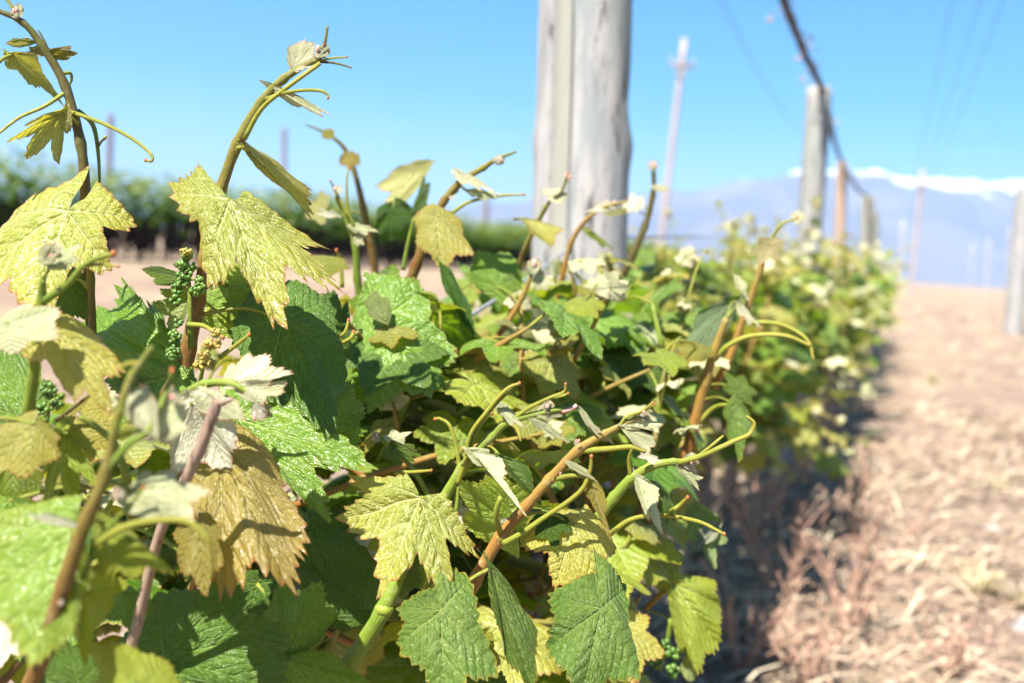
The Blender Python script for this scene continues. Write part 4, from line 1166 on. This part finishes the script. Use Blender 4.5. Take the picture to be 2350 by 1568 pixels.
s.leaf('young', (980, 385, 1.15), [(960, 372), (905, 395), (868, 430), (880, 500), (930, 470)], n=(-.2, .5, .85), N=130, sinus=.8)
s.leaf('dark', (955, 480, 1.13), [(950, 470), (975, 400), (990, 420), (985, 500), (960, 510)], n=(.4, .1, .9), N=110)
s.leaf('dark', (900, 480, 1.12), [(945, 480), (935, 540), (890, 555), (860, 520), (865, 480)], n=(0, -.3, .9), N=120, sinus=.95)
s.leaf('young', (730, 490, 1.2), [(760, 450), (740, 440), (705, 470), (700, 500), (740, 520)], n=(0, .5, .85), N=100)
s.done()

# --- right of the thick post and beyond: shoots out of focus
s = S(V1, [(1375, 820, 1.38), (1410, 680, 1.36), (1450, 590, 1.34), (1480, 520, 1.33), (1498, 450, 1.32), (1500, 400, 1.31), (1495, 378, 1.31)], [9, 9, 9, 8, 6, 5, 3], ('stem_dark', 'petiole', 'tendril', 'pink'))
s.bud(1497, 390, 1.31, 24, 90, k=2)
s.leaf('pale', (1500, 430, 1.31), [(1515, 420), (1535, 425), (1540, 435), (1520, 440), (1505, 438)], n=(0, .5, .85), N=80)
s.leaf('pale', (1465, 475, 1.32), [(1475, 455), (1450, 445), (1425, 475), (1440, 490), (1460, 488)], n=(0, .5, .85), N=90)
s.leaf('young', (1440, 485, 1.32), [(1420, 480), (1390, 490), (1365, 495), (1395, 500), (1425, 495)], n=(0, .5, .85), N=80)
s.done()
s = S(V1, [(1160, 780, 1.15), (1190, 620, 1.12), (1210, 560, 1.1), (1250, 480, 1.08), (1272, 450, 1.07)], [6, 6, 6, 5, 3], ('stem', 'petiole', 'tendril', 'pink'))
s.leaf('pale', (1262, 450, 1.07), [(1240, 440), (1245, 430), (1290, 430), (1305, 445), (1290, 465)], n=(0, .5, .85), N=90)
s.leaf('young', (1205, 505, 1.07), [(1180, 500), (1230, 498), (1295, 520), (1265, 565), (1225, 535)], n=(0, .55, .85), N=110, sinus=.9)
s.bud(1300, 415, 1.07, 22, 85, k=1)
s.tendril([(1272, 455, 1.07), (1290, 435, 1.07), (1303, 400, 1.07)], 4, mat='stem_dark')
s.done()
s = S(V1, [(1250, 800, 1.19), (1290, 640, 1.16), (1310, 560, 1.15), (1345, 505, 1.14), (1390, 475, 1.13), (1440, 462, 1.12)], [6, 6, 6, 5, 4, 3], ('stem_orange', 'petiole', 'tendril', 'pink'))
s.leaf('pale', (1400, 475, 1.13), [(1390, 460), (1370, 470), (1340, 490), (1365, 492), (1390, 488)], n=(0, .5, .85), N=80)
s.leaf('lime', (1345, 530, 1.14), [(1360, 525), (1390, 550), (1415, 575), (1385, 565), (1355, 545)], n=(0, .3, .9), N=80)
s.bud(1400, 470, 1.13, 22, 20, k=1)
s.done()
s = S(V1, [(1120, 800, .97), (1165, 740, .965), (1200, 680, .96), (1220, 630, .955)], [7, 7, 6, 4], ('stem_orange', 'petiole', 'tendril', 'pink'))
s.bud(1225, 625, .955, 40, 70, k=3)
s.leaf('pale', (1230, 650, .955), [(1245, 620), (1270, 630), (1275, 650), (1255, 665), (1235, 665)], n=(0, .5, .85), N=80)
s.leaf('dark', (1015, 615, .90), [(1040, 620), (1080, 680), (1100, 790), (1065, 740), (1030, 670)], n=(.5, .3, .8), N=120, sinus=.95)
s.leaf('green', (1140, 660, .99), [(1080, 640), (1090, 580), (1170, 575), (1200, 630), (1190, 700)], n=(0, .35, .93), sinus=.9, N=130)
s.leaf('young', (1330, 760, 1.0), [(1275, 800), (1270, 760), (1300, 690), (1335, 730), (1390, 780)], n=(0, .5, .86), N=150, sinus=.5)
s.done()
s = S(V1, [(1570, 1060, 1.02), (1595, 970, 1.01), (1620, 870, 1.0), (1645, 790, .995), (1668, 730, .99)], [12, 12, 11, 9, 7], ('stem_orange', 'petiole', 'tendril', 'pink'))
s.tendril([(1640, 825, 1.0), (1670, 795, .99), (1720, 772, .98), (1800, 770, .97), (1862, 795, .965)], 6, tip=False)
s.tendril([(1720, 740, 1.0), (1790, 745, .99), (1850, 780, .98), (1868, 830, .975)], 5, tip=False)
s.leaf('bronze', (1610, 800, .99), [(1640, 815), (1610, 830), (1560, 825), (1555, 790), (1590, 782)], n=(0, .5, .86), N=110, sinus=.95)
s.leaf('pale', (1700, 700, .99), [(1690, 690), (1710, 700), (1748, 752), (1720, 745), (1695, 720)], n=(0, .5, .85), N=80)
s.leaf('dark', (1690, 690, 1.03), [(1660, 690), (1600, 720), (1570, 800), (1640, 800), (1680, 740)], n=(0, .3, .9), N=120, sinus=.95)
s.leaf('felt', (1690, 930, .97), [(1720, 940), (1740, 990), (1700, 1060), (1670, 1000), (1660, 945)], n=(0, .4, .9), N=120)
s.leaf('felt', (1700, 900, .98), [(1660, 890), (1660, 850), (1710, 860), (1740, 900), (1730, 930)], n=(0, .4, .9), N=120)
s.pet([(1590, 985, 1.01), (1640, 935, 1.0), (1690, 930, .97)], 5, 1)
s.done()
s = S(V1, [(1620, 920, 1.12), (1670, 830, 1.1), (1710, 720, 1.09), (1745, 620, 1.08), (1765, 560, 1.07)], [9, 9, 8, 6, 5], ('stem_orange', 'petiole', 'tendril', 'pink'))
s.leaf('bronze', (1765, 560, 1.06), [(1740, 550), (1720, 580), (1740, 610), (1790, 600), (1800, 560)], n=(0, .5, .86), N=110)
s.leaf('pale', (1830, 500, 1.3), [(1815, 490), (1830, 480), (1850, 490), (1850, 505), (1830, 515)], n=(0, .5, .86), N=80)
s.tendril([(1765, 560, 1.07), (1790, 520, 1.06), (1830, 500, 1.05)], 4)
s.leaf('pale', (1690, 640, 1.08), [(1695, 630), (1715, 650), (1720, 690), (1705, 680), (1690, 660)], n=(0, .5, .86), N=80)
s.done()
# hanging leaf on the right border of the foliage
s = S(V1, [(1480, 1400, 1.0), (1510, 1370, .99), (1545, 1345, .98)], [6, 6, 5], ('stem_orange', 'petiole', 'tendril', 'pink'))
s.leaf('lime', (1545, 1342, .97), [(1640, 1330), (1655, 1385), (1650, 1480), (1600, 1545), (1555, 1480)], n=(-.1, .3, .95), N=170, sinus=.88, tooth=.08)
s.leaf('lime', (1590, 1480, .98), [(1575, 1490), (1560, 1530), (1575, 1560), (1600, 1550), (1605, 1500)], n=(0, .3, .95), N=90, sinus=.95)
s.leaf('green', (1600, 1170, 1.0), [(1570, 1180), (1575, 1230), (1640, 1310), (1668, 1240), (1650, 1190)], n=(0, .3, .95), N=120)
s.leaf('felt', (1640, 1210, .99), [(1600, 1220), (1580, 1265), (1575, 1280), (1600, 1270), (1640, 1240)], n=(0, .4, .9), N=80)
s.cluster([(1540, 1420, .98), (1530, 1480, .985), (1515, 1540, .99)], [(1520, 1480, .985, 22, 14, 20), (1545, 1500, .985, 22, 14, 20), (1505, 1520, .99, 18, 14, 18), (1540, 1540, .985, 18, 14, 16), (1570, 1490, .98, 16, 12, 12)], 'berry', 7)
s.done()
# ------------------------------------------------------------------ leaf shapes shared by the rest of the canopy
VAR = {}
for cls, mats_, n in (('old', ('green', 'dark', 'green', 'felt', 'dark', 'green', 'lime'), 7), ('mid', ('lime', 'green', 'lime', 'green', 'young'), 5), ('new', ('young', 'lime', 'young', 'lime'), 4), ('tip', ('pale', 'pale', 'young'), 3)):
    VAR[cls] = []
    for i in range(n):
        rg = random.Random(i * 7 + len(cls))
        VAR[cls].append(leaf_mesh('leaf_' + cls, mats_[i], None, sinus=rg.uniform(.70, .86), tooth=.08, N=84, rings=(0, .22, .45, .66, .83, .94, 1.0), droop=rg.uniform(.1, .34), wave=rg.uniform(.04, .10), pillow=.05,
                                  seed=900 + i + 13 * len(cls), fold=rg.uniform(-.1, .25), base_r=rg.uniform(.45, .7), cup=rg.uniform(-.05, .1)))


def put_leaf(cls, parent, pos, mid, nrm, size, rg):
    me = rg.choice(VAR[cls])
    y = mid.normalized()
    z = (nrm - y * nrm.dot(y))
    if z.length < 1e-3:
        z = y.orthogonal()
    z.normalize()
    x = y.cross(z)
    m = Matrix((x * size * rg.uniform(.85, 1.1), y * size, z * size)).transposed().to_4x4()
    m.translation = pos
    o = bpy.data.objects.new('leaf', me)
    o.matrix_basis = m
    col.objects.link(o)
    o.parent = parent
    return o


TOPX = [-200, 0, 300, 420, 700, 830, 900, 1100, 1300, 1500, 1800, 2000, 2500]
TOPY = [900, 850, 860, 830, 730, 650, 610, 585, 570, 540, 530, 550, 600]


def allowed(p, size, near):
    q = proj(p)
    if q is None:
        return True
    x, y, d = q
    m = size / d * F
    if -300 < x < 2650 and -300 < y < 1900:
        if near and d < 0.80 + size * .7:
            return False
        if near and x + m * .8 > np.interp(y, [500, 600, 900, 1100, 1300, 1568], [2400, 1760, 1780, 1740, 1680, 1650]) - (150 if size < .02 else 0):
            return False
        if near and y - m * 0.7 < np.interp(x, TOPX, TOPY):
            return False
    return True


def grow_shoot(root, start, dirv, length, rg, leaf_size, near=False, mats=('stem', 'petiole'), droop=0.5):
    """one random shoot with its leaves; returns number of leaves"""
    n = max(4, int(length / 0.048))
    P = [Vector(start)]
    d = Vector(dirv).normalized()
    for i in range(n):
        u = i / n
        d = (d + Vector((rg.uniform(-.14, .14), rg.uniform(-.14, .14), rg.uniform(-.10, .10) - droop * 0.10 * u))).normalized()
        P.append(P[-1] + d * length / n)
    ok_any = [allowed(p, 0.012, near) for p in P]
    cut = len(P)
    for i, k in enumerate(ok_any):
        if not k:
            cut = i
            break
    if cut < 3:
        return 0
    P = P[:cut]
    me = bpy.data.meshes.new('shoot')
    o = bpy.data.objects.new('shoot', me)
    link(o, root)
    mb = MB()
    k_ = len(P)
    cnt = 0
    last = 0
    side = rg.choice((-1, 1))
    for i in range(1, k_):
        u = i / n
        t = (P[i] - P[i - 1]).normalized()
        a = t.cross(Vector((rg.uniform(-.4, .4), rg.uniform(-.4, .4), 1))).normalized() * side
        side = -side
        sz = leaf_size * (1 - 0.80 * u ** 1.5) * rg.uniform(.75, 1.15)
        if k_ == n + 1 and i == k_ - 1:
            sz *= .8
        pd = (a * 0.8 + t * 0.35 + Vector((0, 0, rg.uniform(-.1, .5)))).normalized()
        q = P[i] + pd * sz * rg.uniform(.6, .95)
        out = Vector((q.x + 0.58, 0, 0))
        out = out.normalized() if out.length > .02 else Vector((1, 0, 0))
        nrm = (Vector((0, 0, .75)) + SUN * 0.7 + out * rg.uniform(.1, .8) + Vector((rg.uniform(-.6, .6), rg.uniform(-.6, .6), rg.uniform(-.3, .3)))).normalized()
        mid = (pd * .9 + Vector((0, 0, -rg.uniform(.2, 1.0))) + out * .2).normalized()
        if not allowed(q + mid * sz * .4, sz, near):
            continue
        mb.tube([P[i], P[i].lerp(q, .55) + Vector((0, 0, .006)), q], [.0016, .0013, .0014], 1, 5, 3)
        cls = 'old' if u < .42 else ('mid' if u < .60 else ('new' if u < .80 else 'tip'))
        if near and u > .62 and rg.random() < .35:
            cls = 'tip'
        if rg.random() < .12:
            cls = rg.choice(('old', 'mid', 'new'))
        put_leaf(cls, o, q, mid, nrm, sz, rg)
        cnt += 1
        last = i
        if u > .35 and rg.random() < .16 and allowed(q, .03, near):
            tm = MB()
            b = P[i]
            w = (-a + t * .8).normalized()
            e = b + w * rg.uniform(.05, .10)
            tm.tube([b, b.lerp(e, .5) + Vector((0, 0, .012)), e, e + w * .01 - Vector((0, 0, .012))], [.0014, .0011, .0008], 0, 6, 4)
            tm.build('tendril', ['tendril'], o)
    if k_ == n + 1:
        for j in range(2):
            put_leaf('tip', o, P[-1], (d + Vector((rg.uniform(-.5, .5), rg.uniform(-.5, .5), rg.uniform(-.2, .5)))).normalized(), -fwd * .5 + Vector((rg.uniform(-.5, .5), rg.uniform(-.5, .5), .7)), leaf_size * rg.uniform(.2, .32), rg)
    if k_ == n + 1:
        last = k_ - 1
    if last == 0:
        bpy.data.objects.remove(o)
        return 0
    mb.tube(P[:last + 1] if last > 1 else [P[0], P[0].lerp(P[1], .5), P[1]], [0.0036, 0.0030, 0.0016], 0, 6, 2)
    mb.fill(me, mats)
    return cnt


# the rest of the near vines, behind the sharp shoots
def thicket(root, box, sd, want, size=.070):
    rg = random.Random(sd)
    tot = tries = 0
    while tot < want and tries < 1500:
        tries += 1
        st = at(rg.uniform(*box[0]), rg.uniform(*box[1]), rg.uniform(*box[2]))
        if not (-1.0 < st.x < -.16 and .22 < st.z < .92):
            continue
        dv = Vector((rg.uniform(-.6, .6), rg.uniform(-.5, .5), rg.uniform(-.1, 1.0)))
        tot += grow_shoot(root, st, dv, rg.uniform(.14, .27), rg, size, near=True, mats=(rg.choice(('stem', 'stem_green', 'stem_orange')), 'petiole'))
    return tot


thicket(LEFTV, ((-150, 950), (760, 1650), (.84, 1.2)), 21, 225)
thicket(NEAR, ((800, 1650), (720, 1500), (.88, 1.35)), 22, 250)
thicket(NEAR, ((980, 1620), (1380, 1750), (.95, 1.35)), 23, 45, .095)
thicket(LEFTV, ((500, 1020), (1350, 1800), (.84, 1.1)), 24, 40, .095)

# ------------------------------------------------------------------ the vines further along the row
ROW = [1.7, 2.35, 3.05, 3.8, 4.6, 5.5, 6.5, 7.6, 8.8, 10.1, 11.5, 13.0, 14.5, 16.0]
LBL = ['leafy grapevine crowding round the foot of the thick grey post', 'leafy grapevine just behind the thick grey post', 'grapevine second beyond the thick grey post, orange stems showing', 'grapevine third beyond the thick grey post', 'grapevine right before the tall pale grey post', 'grapevine at the foot of the tall pale grey post, far side',
       'grapevine between the pale grey post and the slim brown post, nearer one', 'grapevine between the pale grey post and the slim brown post, middle one', 'grapevine close before the slim brown post', 'grapevine right behind the slim brown post',
       'blurred grapevine before the greenish grey post', 'blurred grapevine beside the stubby greenish post', 'blurred grapevine second from the far end of the row', 'last blurred grapevine at the far end of the row']
for i, y in enumerate(ROW):
    rg = random.Random(50 + i)
    x0 = -0.58 + rg.uniform(-.03, .03)
    b = Vector((x0, y, gz(x0, y)))
    root = empty('grapevine', b)
    tag(root, LBL[i], 'grapevine', 'grapevines of the near row')
    top = b + Vector((rg.uniform(-.04, .04), rg.uniform(-.05, .05), .54))
    trunk(root, b, top, .028, 60 + i, arms=(top + Vector((0, -.5, .08)), top + Vector((0, .5, .08))))
    want = 290 if i < 8 else 220
    sz = .084 if i < 3 else (.094 if i < 8 else .118)
    tot = thicket(root, ((950, 1780), (660, 1300), (1.15, 1.9)), 77, 270) if i == 0 else (thicket(root, ((1250, 1850), (640, 1250), (1.8, 2.6)), 78, 150) if i == 1 else 0)
    while tot < want:
        st = Vector((x0 + rg.uniform(-.16, .2), y + rg.uniform(-.62, .62), top.z + rg.uniform(-.24, .24)))
        if rg.random() < .68:
            dv = Vector((rg.uniform(-.5, .55), rg.uniform(-.5, .5), rg.uniform(.5, 1.1)))
            L = rg.uniform(.34, .55) if i < 5 else rg.uniform(.36, .62)
        else:
            dv = Vector((rg.uniform(.1, 1.0), rg.uniform(-.6, .6), rg.uniform(-.4, .35)))
            L = rg.uniform(.22, .42)
        tot += max(1, grow_shoot(root, st, dv, L * (1.0 if i < 6 else 1.05), rg, sz, near=(i < 2), mats=(rg.choice(('stem', 'stem_green', 'stem_orange', 'stem_orange')), 'petiole')))


# ------------------------------------------------------------------ the far row beyond the field on the left
def far_foliage(seed, n=1000):
    rg = np.random.default_rng(seed)
    mb = MB()
    for i in range(n):
        # clumped shoots rising from a cordon
        c = rg.integers(0, 9)
        cx = -0.7 + c * 0.175 + 0.05 * math.sin(c * 5.1 + seed)
        h = (0.62 + 0.4 * abs(math.sin(c * 2.7 + seed))) 
        u = rg.random()
        p = Vector((rg.normal(0, .16 + .10 * u), cx + rg.normal(0, .12 + .10 * u), .78 + u * h * .95 - (0.22 if rg.random() < .25 else 0)))
        s_ = rg.uniform(.045, .085) * (1.15 - .5 * u)
        nrm = Vector((rg.normal(0, .6), rg.normal(0, .6), 1)).normalized()
        x = nrm.orthogonal().normalized()
        x.rotate(Matrix.Rotation(rg.uniform(0, 6.28), 3, nrm))
        y = nrm.cross(x)
        ring = [p + x * (s_ * r_ * math.cos(a)) + y * (s_ * r_ * math.sin(a)) - nrm * (s_ * .3 * r_ * r_) for a, r_ in ((0, 1), (.6, .7), (1.15, .95), (1.9, .65), (2.6, .8), (3.14, .3), (3.7, .8), (4.4, .65), (5.1, .95), (5.7, .7))]
        mb.add([p] + ring, [(0, k, k % 10 + 1) for k in range(1, 11)], 0 if u < .55 else (1 if rg.random() < .6 else 0), [float(u)] * 11)
    me = mb.fill(bpy.data.meshes.new('foliage'), ['far_leaf', 'far_leaf_new'])
    return me


def simple_leaf(name, a, b, tr):
    t = NT(name)
    co = t.n('ShaderNodeTexCoord').outputs['Object']
    nz = t.n('ShaderNodeTexNoise', {'Vector': co, 'Scale': 9.0, 'Detail': 3.0}).outputs[0]
    cc = t.mix(t.ramp(nz, .38, .62), c4(a), c4(b))
    pb = t.n('ShaderNodeBsdfPrincipled', {'Base Color': cc, 'Roughness': .45, 'Specular IOR Level': .5})
    tl = t.n('ShaderNodeBsdfTranslucent', {'Color': c4(tr)})
    return t.surf(t.n('ShaderNodeMixShader', {0: .3, 1: pb.outputs[0], 2: tl.outputs[0]}).outputs[0])


MT['far_leaf'] = simple_leaf('far_leaf', (0.055, 0.115, 0.012), (0.095, 0.17, 0.018), (0.17, 0.32, 0.02))
MT['far_leaf_new'] = simple_leaf('far_young_leaf', (0.13, 0.20, 0.025), (0.18, 0.22, 0.03), (0.40, 0.42, 0.05))
FAR = [far_foliage(k) for k in range(4)]


def far_wood(seed):
    """old trunk, its arms, and a tangle of dark canes standing in for the shade below the cordon"""
    rg = random.Random(seed)
    mb = MB()
    mb.tube([Vector((0, 0, -.1)), Vector((rg.uniform(-.05, .05), .05, .4)), Vector((0, 0, .8))], [.06, .05, .055], 0, 9, 4, wob=.4)
    for s_ in (-1, 1):
        mb.tube([Vector((0, 0, .74)), Vector((0, s_ * .4, .84)), Vector((0, s_ * .85, .82))], [.05, .045, .035], 0, 8, 4, wob=.4)
    for i in range(90):
        y = rg.uniform(-.8, .8)
        x = rg.uniform(-.14, .16)
        mb.tube([Vector((x, y, .85)), Vector((x + rg.uniform(-.06, .06), y + rg.uniform(-.08, .08), .5)), Vector((x + rg.uniform(-.1, .1), y + rg.uniform(-.15, .15), rg.uniform(.0, .35)))], [.026, .02, .011], 0, 5, 3, wob=.3)
    return mb.fill(bpy.data.meshes.new('trunk'), ['far_bark'])


MT['far_bark'] = plain_mat('shade_dark_bark', (0.03, 0.021, 0.018), (0.075, 0.052, 0.044), 14, .95, .01, (1, 1, .2))  # darkened so the shade under the far canopy sits in the colour
FW = [far_wood(k) for k in range(3)]
y = 6.0
k = 0
while y < 56:
    b = Vector((-12.0 + rg.uniform(-.1, .1), y, gz(-12, y)))
    root = empty('far_grapevine', b)
    sc = rg.uniform(.84, .97)
    for nm, me in (('trunk', FW[k % 3]), ('foliage', FAR[k % 4])):
        o = bpy.data.objects.new(nm, me)
        col.objects.link(o)
        o.parent = root
        o.scale = (1.15, 1, sc)
        if nm == 'foliage':
            o['kind'] = 'stuff'
    root.rotation_euler.z = math.pi * (k % 2)
    tag(root, 'dark trunked grapevine with a green top in the blurred far row', 'grapevine', 'grapevines of the far row')
    y += 1.45
    k += 1
# ------------------------------------------------------------------ ground litter
def gpt(px, py):
    """point of the ground seen at a pixel"""
    d = (at(px, py, 1) - CAM)
    t = -CAM.z / d.z
    p = CAM + d * t
    return Vector((p.x, p.y, gz(p.x, p.y)))


MT['straw'] = plain_mat('straw', (0.31, 0.22, 0.145), (0.44, 0.33, 0.21), 7, .8, .0005, coord='Object', c=(0.24, 0.16, 0.12))
MT['straw_pale'] = plain_mat('pale_straw', (0.50, 0.41, 0.28), (0.62, 0.52, 0.37), 7, .8, .0005)
MT['grass_dry'] = plain_mat('half_dry_grass', (0.30, 0.27, 0.09), (0.40, 0.33, 0.14), 7, .8, .0005)


def straw():
    rg = np.random.default_rng(3)
    mb = MB()
    n = 46000
    for i in range(n):
        if i < 34000:
            y = 0.9 + 7 * rg.random() ** 1.6
            x = rg.uniform(-.75, 1.1 + y * .55)
        else:
            y = 2 + 38 * rg.random() ** 1.3
            x = rg.uniform(-.6, 1 + y * .5)
        if mnoise.noise(Vector((x * 1.1, y * 1.1, 7))) < rg.uniform(-.6, .25):
            continue
        z = gz(x, y) + rg.uniform(.002, .02)
        L = rg.uniform(.02, .13) * (1 + .10 * y)
        w = rg.uniform(.0010, .0028) * (1 + .12 * y)
        a = rg.normal(0.4, .9)
        t = Vector((math.cos(a), math.sin(a), rg.normal(.05, .22)))
        s_ = Vector((-math.sin(a), math.cos(a), rg.normal(0, .3))).normalized()
        p = Vector((x, y, z))
        q = p + t * L
        m_ = p.lerp(q, .5) + Vector((0, 0, L * rg.uniform(0, .15)))
        q.z = max(q.z, gz(q.x, q.y) + .002)
        mb.add([p - s_ * w, p + s_ * w, m_ + s_ * w, q + s_ * w * .4, q - s_ * w * .4, m_ - s_ * w], [(0, 1, 2, 5), (5, 2, 3, 4)], int(rg.choice([0, 0, 0, 1, 1, 2, 3, 3])))
    o = mb.build('straw', ['straw', 'straw_pale', 'twig', 'far_bark'], smooth_=False)
    tag(o, 'dry straw and grass stalks strewn over the lane', kind='stuff')


straw()


def clods():
    rg = np.random.default_rng(9)
    mb = MB()
    for i in range(2600):
        y = 0.9 + 8 * rg.random() ** 1.5
        x = rg.uniform(-.8, 1.0 + y * .55)
        r = rg.uniform(.004, .018) * (1 + .05 * y)
        mb.ball((x, y, gz(x, y) + r * .2), r, int(rg.random() < .04), (rg.uniform(.7, 1.3), rg.uniform(.7, 1.3), rg.uniform(.4, .8)), 5, 4)
    tag(mb.build('earth_clods', ['clod', 'stone']), 'small clods of dry earth and gravel on the lane', kind='stuff')


MT['clod'] = plain_mat('earth_clod', (0.28, 0.195, 0.155), (0.37, 0.275, 0.215), 30, .95, .004)
clods()


def weed(base, h, spread, seed, label, mat='twig', dens=9):
    """a dead branching weed: forked stalks with side twigs and seed heads"""
    rg = random.Random(seed)
    root = empty('dead_weed', base)
    for k in range(dens):
        mb = MB()
        d = Vector((rg.uniform(-1, 1) * spread, rg.uniform(-1, 1) * spread, 1)).normalized()
        L = h * rg.uniform(.55, 1.1)
        P = [base - Vector((0, 0, .02))]
        for j in range(5):
            d = (d + Vector((rg.uniform(-.2, .2), rg.uniform(-.2, .2), rg.uniform(-.1, .1)))).normalized()
            P.append(P[-1] + d * L / 5)
        r = rg.uniform(.0028, .0055)
        mb.tube(P, [r, r * .8, r * .5], 0, 5, 2)
        for j in range(2, 6):
            for q in range(rg.choice((1, 2, 2))):
                e = (d + Vector((rg.uniform(-1, 1), rg.uniform(-1, 1), rg.uniform(-.2, .7)))).normalized()
                l2 = L * rg.uniform(.12, .32)
                E_ = P[j] + e * l2
                mb.tube([P[j], P[j].lerp(E_, .5) + Vector((0, 0, l2 * .06)), E_], [r * .6, r * .45, r * .3], 0, 4, 2)
                if rg.random() < .6:
                    mb.ball(E_, rg.uniform(.003, .006), 0, (1, 1, .7), 5, 4)
        mb.build('stalk', [mat], root)
    tag(root, label, 'weed', 'dead weeds along the foot of the vines')


for (px, py, h, sp, sd, lb) in ((1790, 1390, .30, .7, 1, 'dead brown weed with forked twigs in the shade below the vines'),
                                (1950, 1480, .34, .35, 2, 'tall thin dead weed stalks on the lane in front'),
                                (1700, 1560, .22, .8, 3, 'low tangled dead weed at the bottom edge under the hanging leaf'),
                                (1860, 1120, .40, .5, 4, 'upright dead weed leaning on the outer leaves of the near row'),
                                (1905, 1010, .34, .5, 5, 'dead weed farther along the foot of the near row'),
                                (1850, 1600, .16, .9, 6, 'flattened dead weed at the bottom edge of the lane'),
                                (1740, 1250, .28, .7, 7, 'dead weed deep in the shade beneath the vine leaves'),
                                (1965, 880, .30, .6, 8, 'small distant dead weed at the edge of the near row'),
                                (2180, 1560, .12, .9, 9, 'sprawling dead twigs on the lane at the bottom'),
                                (1960, 1250, .26, .5, 10, 'slender dead weed standing in the sun beside the dark shade')):
    weed(gpt(px, py), h * 1.25, sp * .8, sd, lb, dens=9)


def tuft(px, py, h, n, seed, label, mat='grass_dry'):
    rg = random.Random(seed)
    b = gpt(px, py)
    root = empty('grass_tuft', b)
    for m_ in range(2):
        mb = MB()
        for i in range(n // 2):
            a = rg.uniform(0, 6.28)
            o = Vector((math.cos(a), math.sin(a), 0))
            p = b + o * rg.uniform(0, .03)
            L = h * rg.uniform(.5, 1.1)
            t = (Vector((0, 0, 1)) + o * rg.uniform(.2, 1.1)).normalized()
            q = p + t * L * .6
            e = q + (t + o * .7 - Vector((0, 0, .4))).normalized() * L * .4
            s_ = t.cross(o)
            s_ = s_.normalized() * .0018 if s_.length > .01 else Vector((.0018, 0, 0))
            mb.add([p - s_, p + s_, q + s_ * .8, e, q - s_ * .8], [(0, 1, 2, 4), (4, 2, 3)])
        mb.build('blades', [mat if m_ == 0 else 'straw_pale'], root, smooth_=False)
    tag(root, label, 'grass', 'grass tufts on the lane')


tuft(2240, 1370, .13, 130, 1, 'yellow green grass tuft on the lane near the right edge')
tuft(2345, 1400, .10, 80, 2, 'half dry grass tuft cut by the right edge')
tuft(2140, 880, .14, 90, 3, 'small far grass tuft in the middle of the lane')
tuft(1995, 1010, .14, 90, 4, 'green weedy tuft at the foot of the near row', 'far_leaf')
tuft(2290, 1130, .11, 80, 5, 'dry grass tuft by the right edge, above the yellow green one')
tuft(1930, 1100, .12, 90, 6, 'pale dry tuft where the lane meets the vine row', 'straw_pale')


def rock(px, py, r, seed, label, sq=(1, .8, .5), mat='stone', name='stone', cat='stone'):
    b = gpt(px, py)
    rg = np.random.default_rng(seed)
    mb = MB()
    mb.ball((0, 0, r * .3), r, 0, sq, 12, 9)
    mb.v = [tuple(Vector(v) * (1 + .25 * mnoise.noise(Vector(v) * (2.2 / r) + Vector((seed, 0, 0))))) for v in mb.v]
    o = mb.build(name, [mat])
    o.location = b
    tag(o, label, cat, 'stones on the lane')


rock(2000, 810, .06, 1, 'pale grey stone beside the far part of the vine row')
rock(2350, 1450, .04, 2, 'pale stone cut by the right edge of the picture')
rock(2275, 1222, .028, 3, 'small bluish white plastic scrap on the lane', (1.3, .8, .35))  # scrap of white plastic, built with the stone's shape and material
rock(1730, 1475, .016, 4, 'little pale stone in the shade under the vines')
